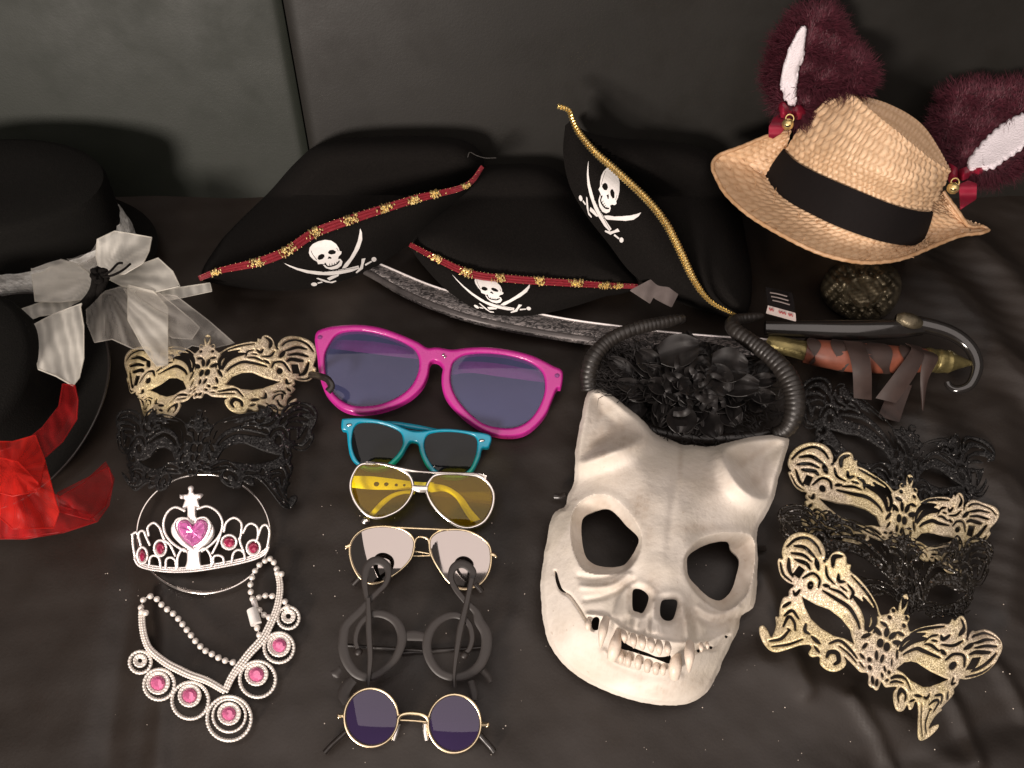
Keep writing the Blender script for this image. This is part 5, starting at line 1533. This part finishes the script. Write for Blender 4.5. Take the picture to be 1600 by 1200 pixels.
# ornate cast shell of the guard
so = thing('ornate_shell', W(1345, 460, .0), 'ornate aged metal shell ornament under the straw hat brim', 'ornament')
sh = cr([(1283, 448), (1296, 420), (1320, 408), (1356, 406), (1392, 414), (1408, 436), (1404, 468), (1384, 492), (1350, 500), (1318, 492), (1292, 472)], 60, True)
cx1, cy1 = 1350, 455


def shell_z(x, y, d):
    r_ = np.hypot(x-cx1, (y-cy1)*1.1); t = np.arctan2(y-cy1, x-cx1)
    z = .008+.026*np.sqrt(np.clip(1-(1-np.minimum(d/40, 1))**2, 0, 1))
    z = z+.0030*np.cos(t*9)*np.exp(-((r_-40)/12)**2)+.003*np.exp(-((r_-27)/3.5)**2)+.0022*np.sin(x*.42)*np.sin(y*.40+1)*np.clip((r_-24)/10, 0, 1)+.0015*wob(x/30, y/30, 1.4, 70)
    return z


sheet('shell', lambda X, Y: sd_poly(sh, X, Y), bbox(sh), 1.6, shell_z, .003, M['pewter'], so)
mb = MB()
for k in range(15):
    t = k/15*2*math.pi
    x, y = cx1+33*math.cos(t), cy1+30*math.sin(t)
    mb.add(*spheres([W(x, y, float(shell_z(np.array(x), np.array(y), 20))+.001)], rnd.uniform(.0018, .0036), True, (1, 1, .7)))
mb.build('shell_boss', M['pewter'], so)
# brown straps that hang from the grip
st = thing('brown_ribbon', W(1385, 600, .02), 'dark brown satin ribbon strips draped over the sword grip', 'ribbon')
for a, b in (([(1318, 532, .046), (1326, 552, .049), (1332, 580, .042), (1334, 622, .016)], [(1346, 534, .046), (1358, 556, .049), (1362, 585, .042), (1362, 625, .016)]),
             ([(1415, 536, .046), (1424, 545, .050), (1400, 580, .044), (1368, 622, .016)], [(1440, 542, .044), (1443, 560, .048), (1428, 590, .040), (1400, 630, .016)]),
             ([(1440, 545, .044), (1442, 556, .046), (1438, 590, .030), (1440, 640, .010)], [(1462, 552, .040), (1466, 562, .042), (1450, 595, .028), (1443, 642, .010)]),
             ([(1400, 600, .018), (1385, 620, .012), (1372, 650, .008)], [(1425, 602, .018), (1415, 630, .012), (1405, 660, .008)])):
    strip('ribbon_strip', a, b, 'dark_strap', st, 30, .0008)

# ------------------------------------------------------------------ straw hat
zh = zoom(1080, 0, 2.7269)
sh_ = thing('straw_hat', W(1330, 360, .0), 'woven straw fedora with a wide black ribbon, leaning against the sofa back', 'hat')
NH = 150


def half(pts): return cr(zh(pts), NH)


def ring(front, sag=1.0, bz=0.):
    """closed ring from its visible half: the far half mirrors it about the chord"""
    c = half(front); F_ = W(c[:, 0], c[:, 1], c[:, 2])
    s_ = np.linspace(0, 1, NH)[:, None]
    ch = F_[0]*(1-s_)+F_[-1]*s_
    B_ = ch+(ch-F_)*sag; B_[:, 2] += bz*np.sin(np.pi*s_[:, 0])
    return np.vstack([F_, B_[-2:0:-1]])


bb = ring([(325, 760, .080), (400, 842, .092), (520, 912, .106), (650, 972, .112), (800, 1022, .104), (920, 1040, .082), (977, 1022, .064)], .9)
bt2 = ring([(405, 640, .108), (460, 692, .120), (560, 746, .134), (700, 806, .142), (850, 866, .134), (950, 892, .116), (1018, 898, .096)], .9)
cm = ring([(480, 522, .140), (540, 590, .152), (640, 650, .166), (780, 715, .174), (920, 775, .164), (1010, 806, .142), (1075, 798, .122)], .8)
ridge = half([(612, 392, .172), (640, 388, .176), (700, 412, .188), (780, 480, .196), (880, 562, .194), (1000, 660, .174), (1070, 706, .156), (1102, 724, .146)])
bridge = half([(612, 392, .172), (660, 392, .178), (740, 412, .180), (830, 438, .178), (930, 488, .172), (1000, 548, .164), (1060, 640, .152), (1102, 724, .146)])
RF, RB = W(ridge[:, 0], ridge[:, 1], ridge[:, 2]), W(bridge[:, 0], bridge[:, 1], bridge[:, 2])
rt = np.vstack([RF, RB[-2:0:-1]])


def weave(rows, nrow, npitch, amp):
    """push a dense grid out along its normals in rows of overlapping straw scales; returns grid and tone"""
    R = np.asarray(rows); nr, nc = R.shape[:2]
    du = np.roll(R, -1, 1)-np.roll(R, 1, 1); dv = np.gradient(R, axis=0)
    N = np.cross(du, dv); N /= np.linalg.norm(N, axis=2)[..., None]+1e-12
    view = R-np.array([0, 0, CAMH]); N *= np.where((N*view).sum(2, keepdims=True) > 0, -1, 1)
    v = np.linspace(0, nrow, nr)[:, None]*np.ones((1, nc)); u = np.arange(nc)[None, :]/nc*npitch*np.ones((nr, 1))
    row = np.floor(v); fv = v-row
    jit = np.sin(row*12.9)*.5+.55*wob(u*.09, v*.12, 1.2, 77)
    us_ = u+.5*(row % 2)+jit+.45*np.abs(fv-.5)
    cell = np.floor(us_); fu = us_-cell
    h = np.sin(np.pi*fu)**.8*(.35+.65*np.sin(np.pi*fv)**.7)
    rn = np.abs(np.sin(cell*78.233+row*37.719)*43758.5453) % 1
    tone = np.clip(.25+.55*h+.35*(rn-.5), 0, 1)
    return R+N*(amp*h*(.6+.8*rn))[..., None], tone


def dense(keys, nr):
    K_ = np.asarray(keys); m2 = len(K_)
    out = []
    for k in np.linspace(0, m2-1, nr):
        i = min(int(k), m2-2); t = k-i
        p0, p1, p2, p3 = K_[max(i-1, 0)], K_[i], K_[i+1], K_[min(i+2, m2-1)]
        out.append(.5*(2*p1+(-p0+p2)*t+(2*p0-5*p1+4*p2-p3)*t*t+(-p0+3*p1-3*p2+p3)*t**3))
    return np.array(out)


def resamp(Rw, n):
    """closed rows resampled to n columns"""
    out = []
    for r_ in Rw:
        c_ = np.vstack([r_, r_[:1]]); k = np.linspace(0, len(c_)-1, n, endpoint=False)
        out.append(np.stack([np.interp(k, np.arange(len(c_)), c_[:, j]) for j in range(3)], -1))
    return np.array(out)


cent = (bb.mean(0)); axis = (bt2.mean(0)-bb.mean(0)); axis /= np.linalg.norm(axis)
side = resamp(dense([bb, bt2, cm, rt], 110), 720)
G, tn = weave(side, 13, 54, .0015)
V, Fc = loft(G, closed=True)
build('crown', V, Fc, M['straw'], sh_, attr=tn.ravel())
val = (RF+RB)/2; val = val-axis*.018*np.sin(np.pi*np.linspace(0, 1, NH))[:, None]**.6
rows = dense([RF, val, RB], 40)
top = np.array(rows)
v = np.linspace(0, 8, 40)[:, None]; u = np.linspace(0, 34, NH)[None, :]
h = np.abs(np.sin(np.pi*(u+.5*(np.floor(v) % 2))))*np.abs(np.sin(np.pi*v))
top = top+axis*(.0014*h)[..., None]
V, Fc = loft(top); build('crown_top', V, Fc, M['straw'], sh_, attr=(.25+.5*h).ravel())
brim = ring([(425, 556, .118), (330, 577, .112), (220, 622, .106), (110, 666, .098), (90, 702, .096), (104, 752, .096), (150, 830, .098), (250, 920, .104), (400, 1010, .110), (550, 1080, .112), (700, 1116, .108), (820, 1116, .100), (920, 1096, .090), (1050, 1042, .078), (1150, 1004, .070), (1230, 992, .064), (1268, 980, .060), (1240, 964, .060), (1186, 964, .064), (1130, 890, .078), (1075, 815, .088)], .0)
# band-bottom half to brim: same parameter along both
n_ = NH
bf = half([(325, 760, .080), (400, 842, .092), (520, 912, .106), (650, 972, .112), (800, 1022, .104), (920, 1040, .082), (977, 1022, .064)])
bf = np.vstack([half([(405, 640, .104), (350, 720, .09), (325, 760, .080)])[::4], bf, half([(977, 1022, .064), (1000, 960, .078), (1018, 900, .092)])[::4]])
of = cr(zh([(425, 556, .120), (330, 577, .112), (220, 622, .104), (125, 658, .098), (94, 690, .096), (92, 720, .096), (106, 756, .096), (150, 830, .098), (250, 920, .104), (400, 1010, .110), (550, 1080, .112), (700, 1116, .108), (820, 1116, .100), (920, 1096, .090), (1050, 1042, .078), (1150, 1004, .070), (1230, 994, .064), (1266, 982, .060)]), len(bf))
back = cr(zh([(1266, 982, .060), (1240, 966, .062), (1186, 964, .066), (1130, 890, .080), (1075, 815, .090)]), 40)
backi = cr(zh([(1018, 900, .092), (1020, 880, .094), (1026, 860, .096), (1040, 840, .098), (1060, 820, .092)]), 40)
I_ = np.vstack([bf, backi[1:]]); O_ = np.vstack([of, back[1:]])
kk = np.linspace(0, len(I_)-1, 420)
I_ = np.stack([np.interp(kk, np.arange(len(I_)), I_[:, j]) for j in range(3)], -1); O_ = np.stack([np.interp(kk, np.arange(len(O_)), O_[:, j]) for j in range(3)], -1)
rows = []
for k in np.linspace(0, 1, 44):
    p = I_*(1-k)+O_*k
    rows.append(W(p[:, 0], p[:, 1], p[:, 2]-.006*math.sin(math.pi*k)+.003*k*k))
R = np.array(rows); dv = np.gradient(R, axis=0); du = np.gradient(R, axis=1); N = np.cross(du, dv); N /= np.linalg.norm(N, axis=2)[..., None]+1e-9
N *= np.where((N*(R-np.array([0, 0, CAMH]))).sum(2, keepdims=True) > 0, -1, 1)
v = np.linspace(0, 6, 44)[:, None]*np.ones((1, 420)); u = np.linspace(0, 50, 420)[None, :]*np.ones((44, 1))
row = np.floor(v); fv = v-row; us2 = u+.5*(row % 2)+.4*np.abs(fv-.5); fu = us2-np.floor(us2)
h = np.sin(np.pi*fu)**.8*(.35+.65*np.sin(np.pi*fv)**.7); rn = np.abs(np.sin(np.floor(us2)*78.233+row*37.719)*43758.5453) % 1
R = R+N*(.0014*h)[..., None]
V, Fc = loft(R, thick=.002); tn = np.clip(.25+.5*h+.3*(rn-.5), 0, 1).ravel()
build('brim', V, Fc, M['straw'], sh_, attr=np.r_[tn, tn])
V, Fc = tube(R[-1], .0022, 8); build('brim_edge', V, Fc, M['straw'], sh_)
# stray straw ends along the brim and crown
mb = MB(); rs = random.Random(9)
for k in range(70):
    q_ = R[rs.randrange(8, 44), rs.randrange(5, 415)]; d_ = np.array([rs.gauss(0, 1), rs.gauss(0, 1), rs.uniform(.1, .8)]); d_ /= np.linalg.norm(d_); ln = rs.uniform(.004, .011)
    mb.add(*tube(np.array([q_, q_+d_*ln*.5, q_+d_*ln+np.array([0, 0, -.001])]), [.0004, .00035, .0002], 4))
setp(mb.build('stray_straw', M['straw'], sh_), kind='stuff')
# black ribbon, a little proud of the straw
Rb = dense([bb, bt2], 14); cr_ = Rb.mean(1, keepdims=True); d_ = Rb-cr_; d_ /= np.linalg.norm(d_, axis=2)[..., None]
Rb = Rb+d_*(.0034+.0012*np.sin(np.pi*np.linspace(0, 1, 14)))[:, None, None]
V, Fc = loft(Rb, closed=True, thick=.0); build('hat_band', V, Fc, M['band'], sh_)

# ------------------------------------------------------------------ fur ears on clips
def ear(label, outline, inner, base, zbase, ztip, bowpts, tails, bellp, conv, seed):
    rr = random.Random(seed)
    root = thing('fur_ear', W(*conv([base])[0], zbase), label, 'costume ears', 'fur ears clipped to the straw hat')
    ol = cr(conv(outline), 80, True); il = cr(conv(inner), 60, True)
    bx, by = conv([base])[0]; far = np.hypot(ol[:, 0]-bx, ol[:, 1]-by).max()
    zb = lambda x, y: zbase+(ztip-zbase)*np.clip(np.hypot(np.asarray(x)-bx, np.asarray(y)-by)/far, 0, 1)
    shr = lambda X, Y: sd_poly(ol, X, Y)+9
    zf = lambda x, y, d: np.maximum(zb(x, y), zs(y)+.016)+.016*np.sqrt(np.clip(1-(1-np.minimum(d/26, 1))**2, 0, 1))
    body = sheet('ear_body', shr, bbox(ol), 4, zf, .006, M['fur'], root)
    X, Y = np.meshgrid(np.linspace(ol[:, 0].min(), ol[:, 0].max(), 240), np.linspace(ol[:, 1].min(), ol[:, 1].max(), 240))
    S = sd_poly(ol, X, Y); SI = sd_poly(il, X, Y)
    cand = np.argwhere((S < -4) & (SI > -1)); V, Fc = [], []
    gy_, gx_ = np.gradient(S)
    for k in range(14000):
        j, i = cand[rr.randrange(len(cand))]
        x, y, d = X[j, i]+rr.uniform(-1, 1), Y[j, i]+rr.uniform(-1, 1), -S[j, i]
        ox, oy = x-bx, y-by; L = math.hypot(ox, oy)+1e-6
        g0 = np.array([gx_[j, i], gy_[j, i]]); g0 = g0/(np.linalg.norm(g0)+1e-6)*math.exp(-d/16)*1.3
        dr = np.array([ox/L, oy/L])*.8+g0+np.array([rr.gauss(0, .38), rr.gauss(0, .38)])+.55*np.array([math.sin(x*.11+y*.05+seed), math.cos(y*.12-x*.04+seed)]); dr /= np.linalg.norm(dr)
        ln = rr.uniform(10, 34)*(1 if d < 20 else .9)
        z0 = float(zf(x, y, d)); z1 = z0+rr.uniform(.001, .007)
        wv = rr.uniform(.3, .65)
        nx_, ny_ = -dr[1]*wv, dr[0]*wv
        bend = rr.gauss(0, .25)
        mx, my = x+dr[0]*ln*.55, y+dr[1]*ln*.55; ex, ey = x+(dr[0]-dr[1]*bend)*ln, y+(dr[1]+dr[0]*bend)*ln
        zw = lambda yy, zz: max(zz, float(zs(yy))+.004)
        o = len(V)
        V += [(x-nx_, y-ny_, z0), (x+nx_, y+ny_, z0), (mx+nx_*.8, my+ny_*.8, zw(my, z1)), (mx-nx_*.8, my-ny_*.8, zw(my, z1)), (ex, ey, zw(ey, z1-.001))]
        Fc += [[o, o+1, o+2, o+3], [o+3, o+2, o+4]]
    V = np.array(V); build('fur', W(V[:, 0], V[:, 1], V[:, 2]), Fc, M['fur'], root, sharp=0)
    zi = lambda x, y, d: zf(x, y, 22)+.007
    sheet('inner_ear', lambda X, Y: sd_poly(il, X, Y)+2.6*wob(X/18, Y/18, 1.5, seed), bbox(il), 2, zi, .003, M['white_fabric'], root, bevel=.003, br=5)
    zt_b = zbase+.024
    for k, pl in enumerate(bowpts):
        p = cr(conv(pl), 50, True) if len(pl) > 20 else np.array(conv(pl)); cc_ = p.mean(0)
        sheet('bow_loop', lambda X, Y: sd_poly(p, X, Y), bbox(p), 2, lambda x, y, d: zt_b+.004*np.sin((x-cc_[0])*.25+k)+.006*np.clip(d/8, 0, 1), .002, M['bow_red'], root)
    for k, pl in enumerate(tails):
        p = cr(conv(pl), 50, True) if len(pl) > 20 else np.array(conv(pl))
        sheet('bow_tail', lambda X, Y: sd_poly(p, X, Y), bbox(p), 2, lambda x, y, d: zt_b+.002+.003*np.sin(y*.2), .0012, M['bow_red'], root)
    p = conv([bellp])[0]
    mb = MB(); V, Fc = spheres([W(p[0], p[1], zt_b+.008)], .0062, True, (1, 1, .95)); mb.add(V, Fc)
    t = np.linspace(0, 2*np.pi, 18, endpoint=False); q = W(p[0]+3, p[1]-9, zt_b+.010)
    mb.add(*tube(np.stack([q[0]+.0042*np.cos(t), q[1]+.0034*np.sin(t), q[2]+.0025*np.sin(t)], -1), .0007, 6, True))
    bell = mb.build('bell', M['gold'], root)
    V, Fc = pxtube([(p[0]-4, p[1]+2, zt_b+.0135), (p[0], p[1]+3, zt_b+.0142), (p[0]+4, p[1]+2, zt_b+.0135)], .0008, 8, 5); build('bell_slot', V, Fc, M['black_plastic'], bell)
    return root


ear('burgundy fur ear with a slim white inside, standing upright behind the hat crown',
    [(360, 450), (335, 370), (338, 270), (370, 170), (420, 95), (490, 50), (560, 38), (612, 62), (648, 130), (668, 195), (725, 235), (768, 300), (748, 380), (700, 405), (640, 395), (560, 435), (500, 505), (430, 520)],
    [(480, 106), (490, 140), (482, 230), (455, 310), (447, 435), (412, 430), (390, 382), (382, 330), (400, 250), (430, 170)],
    (430, 500), .125, .205, [[(360, 440), (400, 425), (440, 450), (470, 440), (520, 460), (500, 500), (440, 505), (385, 495)]],
    [[(352, 500), (390, 478), (425, 490), (418, 520), (385, 565), (350, 588), (330, 580), (332, 535)]], (411, 530), zh, 3)
ear('burgundy fur ear drooping sideways at the right edge, its broad white inside showing',
    [(1060, 690), (1038, 600), (1058, 460), (1110, 390), (1200, 368), (1300, 372), (1420, 362), (1540, 400), (1590, 480), (1560, 590), (1470, 670), (1370, 745), (1250, 765), (1150, 745)],
    [(1175, 712), (1225, 620), (1330, 522), (1418, 480), (1490, 466), (1500, 540), (1410, 630), (1330, 685), (1285, 712)],
    (1110, 720), .100, .150, [[(1140, 722), (1200, 700), (1270, 676), (1290, 715), (1285, 738), (1220, 745), (1160, 765), (1138, 755)], [(1095, 690), (1135, 715), (1140, 765), (1105, 775), (1090, 740)]],
    [[(1142, 785), (1180, 768), (1218, 782), (1215, 848), (1180, 870), (1148, 892)]], (1116, 802), zh, 4)

# ------------------------------------------------------------------ horned headband
zo = zoom(860, 460, 3.636)
hh = thing('horned_headband', W(1090, 620, 0), 'black headband with two ridged curling horns around a black satin rose', 'headband')


def horn(pts, parent):
    c = cr(pts, 260); P = W(c[:, 0], c[:, 1], c[:, 2]); s_ = np.linspace(0, 1, 260)
    L = np.r_[0, np.cumsum(np.linalg.norm(np.diff(P, axis=0), axis=1))]
    ph = L/.0048+.25*np.sin(L*120)
    r_ = c[:, 3]*(1+.085*(np.abs(np.sin(np.pi*ph))**.6-.6))
    r_ = r_*np.clip((1-s_)/.02, .15, 1)**.5
    V, Fc = tube(P, r_, 26); return build('horn', V, Fc, M['horn'], parent, sharp=0)


mm = .00054
horn(zo([(225, 545, .020, 62*mm/3.636), (218, 450, .030, 62*mm/3.636), (245, 360, .040, 58*mm/3.636), (310, 280, .046, 50*mm/3.636), (400, 225, .050, 48*mm/3.636), (500, 190, .052, 46*mm/3.636), (600, 168, .052, 44*mm/3.636), (690, 150, .050, 40*mm/3.636), (745, 138, .048, 34*mm/3.636), (768, 132, .046, 20*mm/3.636)]), hh)
horn(zo([(1270, 800, .022, 44*mm/3.636), (1345, 760, .030, 54*mm/3.636), (1385, 680, .040, 64*mm/3.636), (1388, 590, .048, 66*mm/3.636), (1362, 490, .054, 64*mm/3.636), (1300, 400, .056, 60*mm/3.636), (1210, 320, .056, 56*mm/3.636), (1110, 250, .054, 54*mm/3.636), (1050, 205, .052, 52*mm/3.636), (1030, 165, .050, 46*mm/3.636), (1070, 140, .048, 38*mm/3.636), (1150, 130, .046, 32*mm/3.636), (1215, 120, .044, 22*mm/3.636)]), hh)
V, Fc = pxtube(zo([(230, 530, .012), (300, 640, .012), (480, 740, .012), (760, 800, .012), (1050, 820, .012), (1290, 790, .012)]), .006, 50, 10, flat=.5); build('headband', V, Fc, M['black_plastic'], hh)
rr = random.Random(5)
# petals of the rose


def petal(cx_, cy_, ang, ln, wd, z0, curl):
    rows = []
    for u_ in np.linspace(-1, 1, 11):
        row_ = []
        for v_ in np.linspace(0, 1, 9):
            ww = wd*math.sin(math.pi*(.12+.80*v_))**.7*u_
            x = cx_+math.cos(ang)*ln*v_-math.sin(ang)*ww; y = cy_+math.sin(ang)*ln*v_+math.cos(ang)*ww
            row_.append(W(x, y, z0+curl*v_*v_-curl*.8*max(0, v_-.75)*3+.006*u_*u_+.0016*math.sin(u_*7+ang*5)*v_))
        rows.append(row_)
    V, Fc = loft(rows, thick=.0006); return build('petal', V, Fc, M['petal'], hh)


for k in range(22):
    t = k*2.4; r_ = 3+1.9*k
    petal(1082+r_*.5*math.cos(t), 596+r_*.42*math.sin(t), t+rr.uniform(-.3, .3), 20+1.7*k, 14+1.05*k, .052-.0013*k, .014-.0004*k)
for x, y, t, ln, w_ in ((1030, 555, -.25, 64, 26), (1112, 566, .15, 56, 28), (1106, 575, .9, 50, 26), (1120, 596, .1, 66, 20), (1066, 636, 1.6, 40, 24)):
    petal(x, y, t, ln, w_, .050, .016)
for k in range(64):
    t = rr.uniform(0, 6.283); r_ = rr.uniform(.25, 1)
    x, y = 1078+118*r_*math.cos(t), 602+62*r_*math.sin(t)
    ln = rr.uniform(26, 46)
    petal(x-.4*ln*math.cos(t), y-.4*ln*math.sin(t), t+rr.uniform(-.8, .8), ln, rr.uniform(10, 19), rr.uniform(.026, .042)-.010*r_, rr.uniform(.004, .018))
# curled satin strips and feather barbs
mb = MB()
for k in range(26):
    t = rr.uniform(0, 6.28); r0 = rr.uniform(6, 40); x, y = 1080+r0*math.cos(t), 600+.8*r0*math.sin(t)
    pts = []; a = t+rr.uniform(-.6, .6); z_ = rr.uniform(.045, .066)
    for q in range(5):
        pts.append((x, y, z_+.004*math.sin(q*1.3))); x += 9*math.cos(a); y += 9*math.sin(a); a += rr.uniform(.2, .75)*(1 if k % 2 else -1)
    mb.add(*pxtube(pts, .0026, 22, 6, flat=.28))
mb.build('satin_curl', M['petal'], hh)
V, Fc = [], []
for k in range(2600):
    cx_, cy_ = (rr.gauss(985, 36), rr.gauss(598, 36)) if k % 3 else (rr.gauss(1130, 60), rr.gauss(628, 34))
    if not (930 < cx_ < 1222 and 530 < cy_ < 694): continue
    a = math.atan2(cy_-600, cx_-1075)+rr.gauss(0, .7); ln = rr.uniform(10, 26); wv = rr.uniform(.4, .9); z_ = rr.uniform(.010, .034) if cy_ < 620 else rr.uniform(.006, .018)
    dx_, dy_ = math.cos(a), math.sin(a); b = rr.gauss(0, .3); o = len(V)
    V += [(cx_-dy_*-wv, cy_-dx_*wv, z_), (cx_+dy_*-wv, cy_+dx_*wv, z_), (cx_+dx_*ln*.5-dy_*wv, cy_+dy_*ln*.5+dx_*wv, z_+.004), (cx_+dx_*ln*.5+dy_*wv, cy_+dy_*ln*.5-dx_*wv, z_+.004), (cx_+(dx_-dy_*b)*ln, cy_+(dy_+dx_*b)*ln, z_+.002)]
    Fc += [[o, o+1, o+2, o+3], [o+3, o+2, o+4]]
V = np.array(V); build('feather_tuft', W(V[:, 0], V[:, 1], V[:, 2]), Fc, M['feather'], hh, sharp=0)
